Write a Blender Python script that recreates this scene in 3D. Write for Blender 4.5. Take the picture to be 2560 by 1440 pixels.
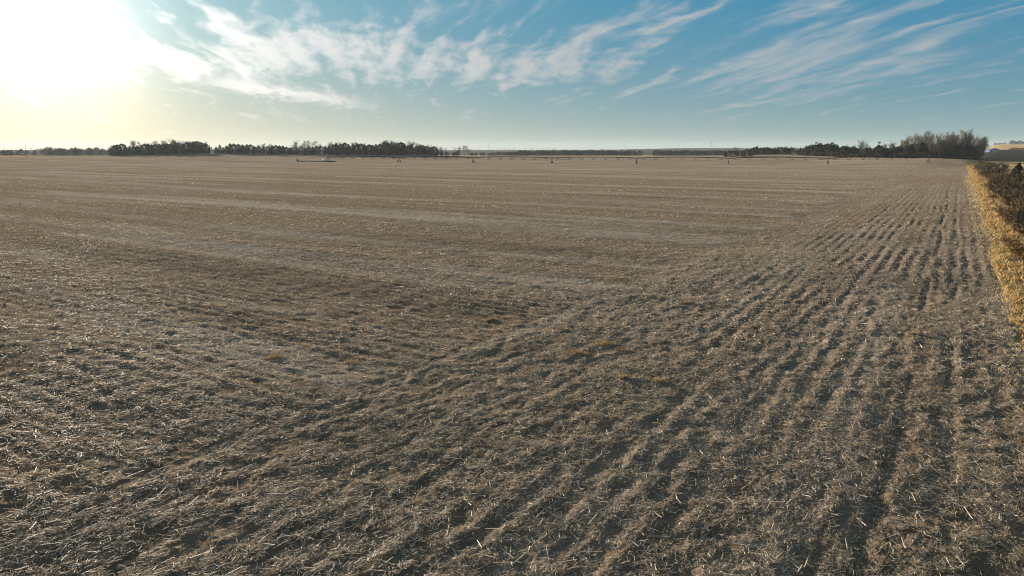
import bpy, bmesh, math, random
import numpy as np
from mathutils import Vector, Matrix

for o in list(bpy.data.objects):
    bpy.data.objects.remove(o)
SC = bpy.context.scene
COL = SC.collection
RNG = np.random.default_rng(7)
random.seed(7)

# ------------------------------------------------------------------ camera
CAM_H = 7.5
PITCH = math.radians(11.3)
cam_d = bpy.data.cameras.new('camera')
cam_d.sensor_width = 36.0
cam_d.lens = 24.06
cam_d.clip_start = 0.1
cam_d.clip_end = 30000
cam = bpy.data.objects.new('camera', cam_d)
COL.objects.link(cam)
cam.location = (0, 0, CAM_H)
cam.rotation_euler = (math.pi / 2 - PITCH, 0, 0)
SC.camera = cam

# ------------------------------------------------------------------ light
SUN_AZ = math.radians(-33.0)      # measured from +Y, clockwise positive
SUN_EL = math.radians(7.6)
SUN_DIR = Vector((math.sin(SUN_AZ) * math.cos(SUN_EL), math.cos(SUN_AZ) * math.cos(SUN_EL), math.sin(SUN_EL)))
sun_d = bpy.data.lights.new('sun', 'SUN')
sun_d.energy = 5.0
sun_d.angle = math.radians(0.6)
sun_d.color = (1.0, 0.85, 0.68)
sun = bpy.data.objects.new('sun', sun_d)
COL.objects.link(sun)
sun.rotation_euler = (-SUN_DIR).to_track_quat('-Z', 'Y').to_euler()

SC.view_settings.view_transform = 'Standard'
SC.view_settings.look = 'None'
SC.view_settings.gamma = 1.0
SC.view_settings.use_curve_mapping = False
SC.view_settings.exposure = 1.8
SC.cycles.volume_bounces = 1
SC.cycles.max_bounces = 6
SC.cycles.transparent_max_bounces = 8
SC.cycles.use_denoising = True
SC.cycles.denoising_prefilter = 'FAST'
SC.cycles.filter_width = 1.1

# ------------------------------------------------------------------ node helpers
class NT:
    def __init__(self, tree):
        self.t = tree; self.n = tree.nodes; self.l = tree.links
    def new(self, kind, **kw):
        nd = self.n.new(kind)
        for k, v in kw.items():
            setattr(nd, k, v)
        return nd
    def put(self, sock, v):
        if isinstance(v, bpy.types.NodeSocket):
            self.l.new(v, sock)
        elif isinstance(v, (tuple, list)) and len(v) == 3 and sock.type == 'RGBA':
            sock.default_value = (*v, 1.0)
        else:
            sock.default_value = v
    def m(self, op, a, b=0.0, c=0.0, clamp=False):
        nd = self.new('ShaderNodeMath', operation=op, use_clamp=clamp)
        self.put(nd.inputs[0], a); self.put(nd.inputs[1], b); self.put(nd.inputs[2], c)
        return nd.outputs[0]
    def v(self, op, a, b=(0, 0, 0)):
        nd = self.new('ShaderNodeVectorMath', operation=op)
        self.put(nd.inputs[0], a); self.put(nd.inputs[1], b)
        return nd.outputs['Value'] if op in ('DOT_PRODUCT', 'LENGTH', 'DISTANCE') else nd.outputs[0]
    def comb(self, x, y, z=0.0):
        nd = self.new('ShaderNodeCombineXYZ')
        self.put(nd.inputs[0], x); self.put(nd.inputs[1], y); self.put(nd.inputs[2], z)
        return nd.outputs[0]
    def sep(self, v):
        nd = self.new('ShaderNodeSeparateXYZ'); self.put(nd.inputs[0], v)
        return nd.outputs
    def noise(self, vec, scale, detail=4.0, rough=0.5, dist=0.0, col=False):
        nd = self.new('ShaderNodeTexNoise')
        self.put(nd.inputs['Vector'], vec); nd.inputs['Scale'].default_value = scale
        nd.inputs['Detail'].default_value = detail; nd.inputs['Roughness'].default_value = rough
        nd.inputs['Distortion'].default_value = dist
        return nd.outputs['Color' if col else 'Fac']
    def mapr(self, v, a, b, c=0.0, d=1.0, smooth=False):
        nd = self.new('ShaderNodeMapRange')
        if smooth: nd.interpolation_type = 'SMOOTHSTEP'
        self.put(nd.inputs['Value'], v)
        for i, k in enumerate((a, b, c, d)):
            nd.inputs[i + 1].default_value = k
        return nd.outputs[0]
    def mix(self, f, a, b, blend='MIX'):
        nd = self.new('ShaderNodeMix', data_type='RGBA', blend_type=blend)
        self.put(nd.inputs[0], f); self.put(nd.inputs[6], a); self.put(nd.inputs[7], b)
        return nd.outputs[2]

# ------------------------------------------------------------------ sky
def px_dir(px, py):
    """pixel of the 2560x1440 photograph -> world direction (used to read azimuths and ground points off the photo)"""
    u = (px - 1280) / 1711.0; v = (720 - py) / 1711.0
    cp, sp = math.cos(PITCH), math.sin(PITCH)
    return Vector((u, cp + sp * v, -sp + cp * v)).normalized()

def px_azel(px, py):
    d = px_dir(px, py)
    return math.atan2(d.x, d.y), math.asin(d.z)

def px_ground(px, py, z=0.0):
    d = px_dir(px, py)
    t = (z - CAM_H) / d.z
    return d.x * t, d.y * t

def px_at(px, depth):
    """ground x,y at forward distance `depth` under the photo's column px (rows near the horizon)"""
    d = px_dir(px, 390)
    return d.x / d.y * depth, depth

world = bpy.data.worlds.new('World')
SC.world = world
world.use_nodes = True
world.cycles.sampling_method = 'MANUAL'
world.cycles.sample_map_resolution = 512
W = NT(world.node_tree)
W.n.clear()
w_out = W.new('ShaderNodeOutputWorld')
w_bg = W.new('ShaderNodeBackground')
w_bg.inputs['Strength'].default_value = 0.05
W.l.new(w_bg.outputs[0], w_out.inputs[0])
sky = W.new('ShaderNodeTexSky', sky_type='NISHITA')
sky.sun_disc = False
sky.sun_elevation = SUN_EL
sky.sun_rotation = SUN_AZ
sky.altitude = 500
sky.air_density = 1.0
sky.dust_density = 0.4
sky.ozone_density = 2.5
tc = W.new('ShaderNodeTexCoord').outputs['Generated']
D = W.v('NORMALIZE', tc)
dx, dy, dz = W.sep(D)
az = W.m('ARCTAN2', dx, dy)
el = W.m('ARCSINE', dz)
azd = W.m('MULTIPLY', az, 57.29578)
eld = W.m('MULTIPLY', el, 57.29578)
cosang = W.v('DOT_PRODUCT', D, tuple(SUN_DIR))
ang = W.m('MULTIPLY', W.m('ARCCOSINE', W.m('MINIMUM', cosang, 0.99999)), 57.29578)   # degrees from the sun
hs = W.new('ShaderNodeHueSaturation')
hs.inputs['Saturation'].default_value = 1.3
hs.inputs['Hue'].default_value = 0.492
W.put(hs.inputs['Color'], sky.outputs[0])
elp = W.m('MAXIMUM', eld, 0.0)
T = W.m('SUBTRACT', 1.0, W.m('EXPONENT', W.m('DIVIDE', elp, -5.5)))
s1 = W.m('EXPONENT', W.m('DIVIDE', ang, -26.0))
s2 = W.m('EXPONENT', W.m('DIVIDE', ang, -25.0))
col_h = W.mix(s1, (2.3, 3.7, 3.5), (10.0, 8.3, 5.2))
col_z = W.mix(s2, (-0.8, 2.15, 4.3), (1.0, 4.2, 4.9))
grad = W.mix(T, col_h, col_z)
nish = W.v('MINIMUM', hs.outputs[0], (6.0, 6.0, 6.0))
base = W.mix(0.04, grad, nish)
# glow of the veiled sun
g1 = W.m('EXPONENT', W.m('MULTIPLY', W.m('POWER', W.m('DIVIDE', ang, 5.6), 2.0), -1.0))
g2 = W.m('EXPONENT', W.m('DIVIDE', ang, -10.5))
glow = W.m('ADD', W.m('MULTIPLY', g1, 7.0), W.m('MULTIPLY', g2, 6.0))
# thin high cloud, drawn out on a level sheet far above
zz = W.m('ADD', W.m('MAXIMUM', dz, 0.0), 0.10)
P = W.comb(W.m('DIVIDE', dx, zz), W.m('DIVIDE', dy, zz), 0.0)
rot = W.new('ShaderNodeVectorRotate', rotation_type='Z_AXIS')
W.put(rot.inputs['Vector'], P); rot.inputs['Angle'].default_value = math.radians(-100)
wob = W.v('SCALE', W.v('SUBTRACT', W.noise(P, 0.9, 3, 0.5, col=True), (0.5, 0.5, 0.5)))
wob.node.inputs['Scale'].default_value = 0.55
Q = W.v('ADD', rot.outputs[0], wob)
Qs = W.v('MULTIPLY', Q, (0.36, 2.5, 1.0))
streak = W.noise(Qs, 2.3, 6, 0.52, 0.1)
fluff = W.noise(W.v('MULTIPLY', Q, (1.1, 2.4, 1.0)), 4.4, 7, 0.56, 0.2)
def blob(px, py, wx, wy, tilt=0.0):
    a, e = px_azel(px, py)
    a, e = math.degrees(a), math.degrees(e)
    ca, sa = math.cos(math.radians(tilt)), math.sin(math.radians(tilt))
    A = W.m('SUBTRACT', azd, a); E = W.m('SUBTRACT', eld, e)
    X = W.m('ADD', W.m('MULTIPLY', A, ca), W.m('MULTIPLY', E, sa))
    Y = W.m('SUBTRACT', W.m('MULTIPLY', E, ca), W.m('MULTIPLY', A, sa))
    r2 = W.m('ADD', W.m('POWER', W.m('DIVIDE', X, wx), 2.0), W.m('POWER', W.m('DIVIDE', Y, wy), 2.0))
    return W.m('EXPONENT', W.m('MULTIPLY', r2, -1.0))
def total(items):
    s = None
    for k, b in items:
        t = W.m('MULTIPLY', b, k)
        s = t if s is None else W.m('ADD', s, t)
    return s
cover_f = total([(1.0, blob(1020, 150, 11, 2.0, -2)), (0.8, blob(1330, 170, 6.5, 2.0, 0)), (0.8, blob(700, 140, 7, 1.8, 0)),
                 (0.8, blob(440, 170, 7, 1.5, 0)), (0.55, blob(560, 45, 8, 1.1, -5)), (0.5, blob(880, 20, 4, 1.6, -20)),
                 (0.75, blob(1540, 80, 4.6, 1.3, 4)), (0.75, blob(1690, 15, 4.5, 1.3, 18)), (0.6, blob(1700, 170, 6, 0.7, 3))])
cover_s = total([(1.0, blob(2120, 105, 6.5, 2.6, 25)), (0.7, blob(1950, 140, 5, 1.4, 15)), (0.65, blob(2380, 110, 6, 2.2, 20)),
                 (0.6, blob(1820, 160, 7, 1.2, 8)), (0.5, blob(1300, 60, 9, 3.0, 25)), (0.4, blob(2100, 200, 14, 1.6, 8)),
                 (0.55, blob(760, 60, 11, 2.0, -5)), (0.30, blob(1600, 215, 14, 1.0, 0)), (0.35, blob(1950, 20, 4, 1.0, 8)), (1.9, W.mapr(eld, 15.0, 32.0, 0, 1, True))])  # last term: unseen cloud added above the view to whiten and lift the fill
flc = W.m('MULTIPLY_ADD', fluff, 2.2, -0.6)
stc = W.m('MULTIPLY_ADD', streak, 2.2, -0.6)
f1 = W.mapr(W.m('ADD', W.m('MULTIPLY_ADD', stc, 0.62, W.m('MULTIPLY', flc, 0.42)), W.m('MULTIPLY', cover_f, 0.36)), 0.60, 1.20, 0, 1, True)
f2 = W.mapr(W.m('ADD', W.m('MULTIPLY_ADD', flc, 0.25, W.m('MULTIPLY', stc, 0.75)), W.m('MULTIPLY', cover_s, 0.36)), 0.60, 1.25, 0, 1, True)
veil = W.m('MULTIPLY', W.mapr(stc, 0.45, 1.0, 0, 0.10), W.mapr(eld, 2.0, 9.0, 0, 1, True))
# the long lens-shaped cloud left of the middle
a0, e0 = px_azel(720, 232)
la, le = W.m('SUBTRACT', azd, math.degrees(a0)), W.m('SUBTRACT', eld, math.degrees(e0))
lb = W.m('ADD', le, W.m('MULTIPLY', la, 0.13))
lens_y = W.m('ADD', lb, W.m('MULTIPLY', W.m('SUBTRACT', fluff, 0.5), 1.6))
lens = W.m('MULTIPLY', W.m('EXPONENT', W.m('MULTIPLY', W.m('POWER', W.m('DIVIDE', lens_y, 0.42), 2.0), -1.0)),
           W.m('EXPONENT', W.m('MULTIPLY', W.m('POWER', W.m('DIVIDE', la, 5.5), 4.0), -1.0)))
cl = W.m('SUBTRACT', 1.0, W.m('MULTIPLY', W.m('MULTIPLY', W.m('SUBTRACT', 1.0, W.m('MULTIPLY', f1, 0.78)), W.m('SUBTRACT', 1.0, W.m('MULTIPLY', f2, 0.56))),
                              W.m('MULTIPLY', W.m('SUBTRACT', 1.0, veil), W.m('SUBTRACT', 1.0, W.m('MULTIPLY', lens, 0.9)))))
cl = W.m('MULTIPLY', cl, W.mapr(eld, 0.5, 4.0, 0, 1, True))
near = W.m('EXPONENT', W.m('DIVIDE', ang, -12.0))
cbright = W.m('ADD', 5.2, W.m('MULTIPLY', near, 14.0))
ccol = W.mix(W.m('MINIMUM', W.m('MULTIPLY', near, 1.3), 1.0), (0.96, 0.975, 0.98), (1.0, 0.95, 0.86))
ccolb = W.v('SCALE', ccol); W.put(ccolb.node.inputs['Scale'], cbright)
sk2 = W.mix(cl, base, ccolb)
gl = W.v('SCALE', W.mix(W.mapr(eld, 0.0, 11.0, 0, 1, True), (1.0, 0.77, 0.44), (1.0, 0.94, 0.84))); W.put(gl.node.inputs['Scale'], glow)
final = W.v('SCALE', W.v('ADD', sk2, gl)); final.node.inputs['Scale'].default_value = 0.56
W.put(w_bg.inputs['Color'], final)

# ------------------------------------------------------------------ numeric helpers
def _hash(ix, iy, seed):
    h = (ix.astype(np.int64) * 374761393 + iy.astype(np.int64) * 668265263 + seed * 1274126177) & 0xFFFFFFFF
    h = ((h ^ (h >> 13)) * 1274126177) & 0xFFFFFFFF
    h = (h ^ (h >> 16)) & 0xFFFFFF
    return h / float(0xFFFFFF)

def vnoise(x, y, seed=0):
    x = np.asarray(x, float); y = np.asarray(y, float)
    ix = np.floor(x); iy = np.floor(y)
    fx = x - ix; fy = y - iy
    fx = fx * fx * fx * (fx * (fx * 6 - 15) + 10); fy = fy * fy * fy * (fy * (fy * 6 - 15) + 10)
    a = _hash(ix, iy, seed); b = _hash(ix + 1, iy, seed); c = _hash(ix, iy + 1, seed); d = _hash(ix + 1, iy + 1, seed)
    return (a + (b - a) * fx) + ((c + (d - c) * fx) - (a + (b - a) * fx)) * fy

def fbm(x, y, seed=0, octv=4, gain=0.5):
    s = 0.0; amp = 1.0; tot = 0.0
    for k in range(octv):
        s = s + amp * (vnoise(x * 2 ** k + 17.3 * k, y * 2 ** k - 9.1 * k, seed + k) - 0.5)
        tot += amp; amp *= gain
    return s / tot * 2.0          # about -1..1

def sstep(v, a, b):
    t = np.clip((v - a) / (b - a), 0, 1)
    return t * t * (3 - 2 * t)

# ------------------------------------------------------------------ terrain
ROW_AZ = math.radians(32.7)                 # the outer rows run beside the grass margin
HX, HY = math.sin(ROW_AZ), math.cos(ROW_AZ)
def lat(x, y):  return x * HY - y * HX      # metres right of the line under the camera
def along(x, y): return x * HX + y * HY     # metres ahead along the outer rows
def from_la(l, a): return l * HY + a * HX, -l * HX + a * HY

EDGE_L = 2.85           # where the field stops and the dry grass starts
HEAD_L = -15.6          # outer rows | main rows
_cols = np.array([-3000, -600, 0, 250, 420, 530, 700, 850, 1000, 1110, 1300, 1500, 1700, 1800, 1860, 1920, 1980, 2060, 2160, 2330, 2430, 2480, 2560, 4200], float)
_edge = np.array([700, 700, 690, 670, 660, 655, 655, 655, 650, 645, 640, 640, 640, 630, 615, 600, 580, 530, 490, 455, 450, 450, 450, 450], float)
_yed = np.array([391, 391, 391, 389.5, 386, 383.6, 386, 387, 388.6, 389.6, 389.4, 389.3, 388.8, 388.5, 388, 386.5, 386.5, 391, 394.5, 395.8, 399, 404, 404, 404], float)
_st = np.array([470, 470, 450, 440, 440, 440, 470, 490, 490, 470, 450, 440, 430, 430, 430, 430, 430, 415, 370, 320, 330, 400, 400, 400], float)
def _zpx(px, py, depth):
    d = px_dir(px, py); return CAM_H + d.z / d.y * depth
_DG = np.concatenate([np.linspace(0, 800, 161), np.geomspace(810, 12000, 90)])
_tab = []
for c, e, ye, st in zip(_cols, _edge, _yed, _st):
    ze = _zpx(min(max(c, -400), 2560), ye, e)
    if c < 2440:
        kn = [(0, 0), (st, 0.0), (e, ze), (e + 60, ze - 0.4), (1000, 1.2), (1500, 0.0), (2000, 3)]
        if c < 1150:   kn += [(3000, 12), (4200, _zpx(800, 375.0, 4200)), (6000, 0), (12000, -60)]
        elif c < 1700: kn += [(3000, 9), (4200, _zpx(1250, 374.2, 4200)), (6000, 0), (12000, -60)]
        else:          kn += [(2600, 10), (3600, _zpx(1880, 369.5, 3600)), (6000, 10), (12000, -60)]
    else:
        kn = [(0, 0), (430, 0.0), (480, 0.3), (1000, _zpx(2500, 377.0, 1000)), (1500, _zpx(2500, 359.5, 1500)), (1900, 20), (3000, 5), (6000, 0), (12000, -60)]
    kx, kz = zip(*kn)
    _tab.append(np.interp(_DG, kx, kz))
_tab = np.array(_tab)
_azc = np.array([math.atan((c - 1280) / 1711 / 1.0198) for c in _cols])
_AZ = np.linspace(-1.2, 1.2, 481)
_T = np.array([np.interp(_AZ, _azc, _tab[:, j]) for j in range(len(_DG))]).T     # az x depth
def _smooth(a, axis, n):
    k = np.hanning(n + 2)[1:-1]; k /= k.sum()
    p = [(0, 0), (0, 0)]; p[axis] = (n // 2, n // 2)
    return np.apply_along_axis(lambda v: np.convolve(v, k, 'valid'), axis, np.pad(a, p, mode='edge'))
_T = _smooth(_smooth(_T, 0, 5), 1, 7)

def edge_depth(x, y):
    azm = np.arctan2(x, np.maximum(y, 1e-6))
    return np.interp(azm, _azc, _edge)

def land(x, y):
    """large shape of the land, metres"""
    x = np.asarray(x, float); y = np.asarray(y, float)
    azm = np.clip(np.arctan2(x, y), -1.2, 1.2)
    depth = np.where(y > 0, np.hypot(x, y) * np.cos(azm), np.hypot(x, y) * math.cos(1.2))
    fa = (azm + 1.2) / 2.4 * 480
    ia = np.clip(np.floor(fa).astype(int), 0, 479); ta = fa - ia
    jd = np.clip(np.searchsorted(_DG, depth, 'right') - 1, 0, len(_DG) - 2)
    td = np.clip((depth - _DG[jd]) / (_DG[jd + 1] - _DG[jd]), 0, 1)
    z = (_T[ia, jd] * (1 - ta) + _T[ia + 1, jd] * ta) * (1 - td) + (_T[ia, jd + 1] * (1 - ta) + _T[ia + 1, jd + 1] * ta) * td
    r = np.hypot(x, y)
    z = z + 0.25 * fbm(x / 90, y / 90, 31, 2) * sstep(r, 60, 220)
    return z

def in_field(x, y):
    l = lat(x, y)
    w = 0.55 * fbm(along(x, y) / 6.0, l * 0.15 + 3.3, 5, 4, 0.6)
    return (l < EDGE_L + w + 0.003 * np.clip(along(x, y) - 30, 0, 220)) & ((y < 0) | (np.hypot(x, y) * np.cos(np.arctan2(x, y)) < edge_depth(x, y)))

def swath(x, y):
    """-1..1: light and dark strips left by the passes of the combine"""
    l = lat(x, y); a = along(x, y)
    m = 1.1 * fbm(a / 9.0, l / 160.0, 81, 4, 0.65) + 0.7 * fbm(a / 2.2, l / 30.0, 82, 2)
    h = 0.35 * fbm(l / 1.2, a / 30.0, 83, 3)
    return np.clip(np.where(l > HEAD_L, h, m) + 0.35 * fbm(x / 35, y / 35, 84, 2), -1, 1)

def mat_cover(x, y):
    """0..1: how thick the chopped stalks lie"""
    l = lat(x, y); a = along(x, y)
    head = sstep(l, HEAD_L - 0.6, HEAD_L + 0.6)
    u = np.where(head > 0.5, a, l); w = np.where(head > 0.5, l, a)
    m = fbm(u / 0.75, w / 0.30, 41, 4, 0.55) + 0.45 * fbm(x / 3.0, y / 3.0, 47, 2)
    return np.clip(0.62 + 0.75 * m, 0, 1)

def relief(x, y, cell, cell_a=None):
    """rows, clods and matted residue of the field; cell = local mesh size so that nothing finer than the mesh is asked for"""
    l = lat(x, y); a = along(x, y)
    wob = 0.13 * fbm(a / 5.0, l / 2.0, 11, 3)
    head = sstep(l + 1.6 * fbm(a / 9.0, l / 9.0, 19, 3), HEAD_L - 1.8, HEAD_L + 1.8)
    amp_h = 0.024 * (0.15 + 1.1 * vnoise(a / 5.0, l / 1.6, 21)) * (0.1 + 0.9 * sstep(l, -14.0, -5.0)) * (0.62 + 0.38 * sstep(a, 16, 34))
    rows_h = amp_h * np.cos(2 * np.pi * (l + wob) / 0.76)
    wob2 = 0.13 * fbm(l / 6.0, a / 2.0, 13, 2)
    rows_m = 0.024 * np.cos(2 * np.pi * (a + wob2) / 0.76) * (0.15 + 1.1 * vnoise(l / 5.0, a / 1.6, 23))
    if cell_a is None: cell_a = cell
    dd = np.arctan2(x, y) - ROW_AZ
    ch = np.hypot(cell_a * np.cos(dd), cell * np.sin(dd)); cm = np.hypot(cell_a * np.sin(dd), cell * np.cos(dd))
    patch = sstep(vnoise(x / 7.0, y / 7.0, 91) + 0.4 * vnoise(x / 2.3, y / 2.3, 92), 0.35, 0.95)
    z = rows_h * head * sstep(-ch, -0.34, -0.10) * (0.35 + 0.9 * patch) + rows_m * (1 - head) * sstep(-cm, -0.34, -0.10) * (0.4 + 0.8 * patch)
    # wheel furrows along the outer rows
    for l0, dpt, wd in ((-0.75, 0.075, 0.15), (0.62, 0.04, 0.14), (-4.4, 0.035, 0.15), (-7.4, 0.05, 0.16)):
        ll = l - l0 + 0.30 * fbm(a / 14.0, 0 * a + l0, 15, 3)
        z = z - dpt * np.exp(-(ll / wd) ** 2) * sstep(vnoise(a / 5.0, 0 * a + l0 * 3, 17), 0.15, 0.6) * sstep(-ch, -0.4, -0.12)
        z = z + 0.2 * dpt * np.exp(-((ll - 0.32) / 0.16) ** 2) * sstep(-ch, -0.4, -0.12)
    z = z + 0.058 * (mat_cover(x, y) - 0.5) * sstep(-cell, -0.6, -0.15)
    z = z + 0.040 * fbm(x / 0.33, y / 0.33, 51, 3, 0.6) * sstep(-cell, -0.35, -0.08)
    z = z + 0.026 * fbm(x / 1.1, y / 1.1, 59, 2) * sstep(-cell, -0.75, -0.25)
    z = z + 0.030 * fbm(x / 2.6, y / 2.6, 55, 2) * sstep(-cell, -1.2, -0.4)
    z = z + (0.12 * fbm(x / 9.0, y / 9.0, 57, 2) * head + 0.14 * fbm(a / 4.0, l / 45.0, 57, 2) * (1 - head)) * sstep(-cell, -2.5, -0.8)
    return z

def ground_z(x, y, cell=0.03):
    x = np.asarray(x, float); y = np.asarray(y, float)
    f = in_field(x, y)
    return land(x, y) + np.where(f, relief(x, y, cell), 0.06 * fbm(x / 1.3, y / 1.3, 61, 3))

# ------------------------------------------------------------------ materials
def new_mat(name):
    m = bpy.data.materials.new(name); m.use_nodes = True
    T = NT(m.node_tree); T.n.clear()
    out = T.new('ShaderNodeOutputMaterial')
    return m, T, out

def bsdf(T, col, rough=0.9, spec=0.15, normal=None):
    b = T.new('ShaderNodeBsdfPrincipled')
    T.put(b.inputs['Base Color'], col); T.put(b.inputs['Roughness'], rough)
    b.inputs['Specular IOR Level'].default_value = spec
    if normal is not None: T.put(b.inputs['Normal'], normal)
    return b.outputs[0]

def bump(T, h, strength, dist):
    b = T.new('ShaderNodeBump'); b.inputs['Strength'].default_value = strength; b.inputs['Distance'].default_value = dist
    T.put(b.inputs['Height'], h); return b.outputs[0]

def row_coords(T):
    pos = T.new('ShaderNodeNewGeometry').outputs['Position']
    r = T.new('ShaderNodeVectorRotate', rotation_type='Z_AXIS'); T.put(r.inputs['Vector'], pos)
    r.inputs['Angle'].default_value = ROW_AZ            # x = metres across the outer rows, y = metres along them
    return pos, r.outputs[0]

def mat_field():
    m, T, out = new_mat('field_soil')
    pos, rc = row_coords(T)
    fine = T.noise(pos, 9.0, 8, 0.7)
    mid = T.noise(pos, 1.3, 5, 0.6)
    big = T.noise(pos, 0.02, 4, 0.55)
    l_, a_, z_ = T.sep(rc)
    # bands left by the passes of the combine across the main field
    outer = T.mapr(l_, HEAD_L - 0.6, HEAD_L + 0.6, 0, 1, True)
    band_m = T.noise(T.v('MULTIPLY', rc, (0.006, 0.11, 0.0)), 1.0, 6, 0.65)
    band_h = T.noise(T.v('MULTIPLY', rc, (0.42, 0.02, 0.0)), 1.0, 5, 0.6)
    band = T.m('ADD', T.m('MULTIPLY', T.m('MULTIPLY_ADD', band_m, 3.0, -1.0), T.m('SUBTRACT', 1.0, outer)), T.m('MULTIPLY', band_h, outer))
    band2 = T.noise(T.v('MULTIPLY', rc, (0.05, 0.9, 0.0)), 1.0, 4, 0.6)
    soil = T.mix(T.mapr(mid, 0.35, 0.65), (0.085, 0.063, 0.043), (0.175, 0.127, 0.082))
    straw = T.mix(T.mapr(fine, 0.3, 0.7), (0.125, 0.106, 0.084), (0.33, 0.285, 0.23))
    cov = T.m('ADD', T.m('MULTIPLY_ADD', fine, 0.9, -0.13), T.m('ADD', T.m('MULTIPLY_ADD', band, 1.2, -0.6), T.m('ADD', T.m('MULTIPLY', T.m('MULTIPLY_ADD', band2, 0.5, -0.25), T.m('SUBTRACT', 1.0, outer)), T.m('MULTIPLY_ADD', big, 0.8, -0.4))))
    cov = T.mapr(cov, 0.15, 0.85, 0, 1, True)
    col = T.mix(cov, soil, straw)
    h = T.m('ADD', T.m('MULTIPLY', fine, 0.7), T.m('MULTIPLY', T.noise(pos, 34.0, 4, 0.6), 0.3))
    b = bsdf(T, col, 1.0, 0.0, bump(T, h, 0.9, 0.07))
    b.node.inputs['Sheen Weight'].default_value = 0.06; b.node.inputs['Sheen Roughness'].default_value = 0.6      # the fuzz of straw
    b.node.inputs['Sheen Tint'].default_value = (0.85, 0.72, 0.56, 1.0)
    T.put(out.inputs[0], b)
    return m

def mat_ground(name, c1, c2, scale=0.5, bumpd=0.1, fuzz=0.0):
    m, T, out = new_mat(name)
    pos, rc = row_coords(T)
    n1 = T.noise(pos, scale, 6, 0.65); n2 = T.noise(T.v('MULTIPLY', pos, (0.015, 0.06, 0.0)), 1.0, 4, 0.6)
    col = T.mix(T.mapr(T.m('ADD', T.m('MULTIPLY', n1, 0.6), T.m('MULTIPLY', n2, 0.4)), 0.35, 0.65), c1, c2)
    b = bsdf(T, col, 1.0, 0.0, bump(T, n1, 0.6, bumpd)); b.node.inputs['Sheen Weight'].default_value = fuzz; b.node.inputs['Sheen Tint'].default_value = (0.85, 0.62, 0.36, 1.0)
    T.put(out.inputs[0], b)
    return m

def mat_tint(name, transl=0.25, rough=0.7, spec=0.25, gain=1.0):
    """colour of each piece comes from its own 'tint'"""
    m, T, out = new_mat(name)
    at = T.new('ShaderNodeAttribute', attribute_name='tint').outputs['Color']
    pos = T.new('ShaderNodeNewGeometry').outputs['Position']
    n = T.noise(pos, 30.0, 3, 0.6)
    col = T.mix(1.0, at, T.mix(n, (0.72, 0.72, 0.72), (1.25, 1.25, 1.25)), 'MULTIPLY')
    s = bsdf(T, col, rough, spec)
    if transl > 0:
        tr = T.new('ShaderNodeBsdfTranslucent'); T.put(tr.inputs[0], col)
        mx = T.new('ShaderNodeMixShader'); mx.inputs[0].default_value = transl
        T.l.new(s, mx.inputs[1]); T.l.new(tr.outputs[0], mx.inputs[2]); s = mx.outputs[0]
    T.put(out.inputs[0], s)
    return m

def mat_plain(name, c1, c2=None, scale=4.0, rough=0.8, spec=0.2, metal=0.0, transl=0.0):
    m, T, out = new_mat(name)
    co = T.new('ShaderNodeTexCoord').outputs['Object']
    col = T.mix(T.mapr(T.noise(co, scale, 4, 0.6), 0.3, 0.7), c1, c2 or c1)
    s = bsdf(T, col, rough, spec); s.node.inputs['Metallic'].default_value = metal
    if transl > 0:
        tr = T.new('ShaderNodeBsdfTranslucent'); T.put(tr.inputs[0], col)
        mx = T.new('ShaderNodeMixShader'); mx.inputs[0].default_value = transl
        T.l.new(s, mx.inputs[1]); T.l.new(tr.outputs[0], mx.inputs[2]); s = mx.outputs[0]
    T.put(out.inputs[0], s)
    return m

M = {}
M['field'] = mat_field()
M['verge'] = mat_ground('verge_ground', (0.16, 0.115, 0.05), (0.34, 0.24, 0.10), 1.2)
M['residue'] = mat_tint('chopped_stalks', 0.22)
M['grass'] = mat_tint('dry_grass', 0.40)
M['stalk'] = mat_plain('stalk_rind', (0.30, 0.25, 0.17), (0.56, 0.49, 0.37), 14.0, 0.6, 0.3)

# ------------------------------------------------------------------ mesh and object helpers
def mesh_np(name, verts, quads=None, tris=None, mat=None, tint=None, smooth=False):
    verts = np.ascontiguousarray(verts, dtype=np.float32).reshape(-1, 3)
    fl = []; sizes = []
    if quads is not None and len(quads):
        q = np.asarray(quads, np.int32).reshape(-1, 4); fl.append(q.ravel()); sizes.append(np.full(len(q), 4, np.int32))
    if tris is not None and len(tris):
        t = np.asarray(tris, np.int32).reshape(-1, 3); fl.append(t.ravel()); sizes.append(np.full(len(t), 3, np.int32))
    loops = np.concatenate(fl); sizes = np.concatenate(sizes)
    starts = np.concatenate([[0], np.cumsum(sizes)[:-1]]).astype(np.int32)
    me = bpy.data.meshes.new(name)
    me.vertices.add(len(verts)); me.vertices.foreach_set('co', verts.ravel())
    me.loops.add(len(loops)); me.loops.foreach_set('vertex_index', loops)
    me.polygons.add(len(sizes)); me.polygons.foreach_set('loop_start', starts)
    me.polygons.foreach_set('use_smooth', np.full(len(sizes), bool(smooth)))
    me.update(calc_edges=True)
    if mat is not None: me.materials.append(mat)
    if tint is not None:
        at = me.attributes.new('tint', 'FLOAT_COLOR', 'POINT')
        tt = np.ones((len(verts), 4), np.float32); tt[:, :3] = tint
        at.data.foreach_set('color', tt.ravel())
    return me

def obj(name, me, parent=None, loc=(0, 0, 0), rz=0.0, sc=None):
    o = bpy.data.objects.new(name, me); COL.objects.link(o)
    o.location = loc; o.rotation_euler = (0, 0, rz)
    if sc is not None: o.scale = sc
    if parent is not None: o.parent = parent
    return o

def tag(o, label=None, cat=None, group=None, kind=None):
    if label: o['label'] = label
    if cat: o['category'] = cat
    if group: o['group'] = group
    if kind: o['kind'] = kind
    return o

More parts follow.
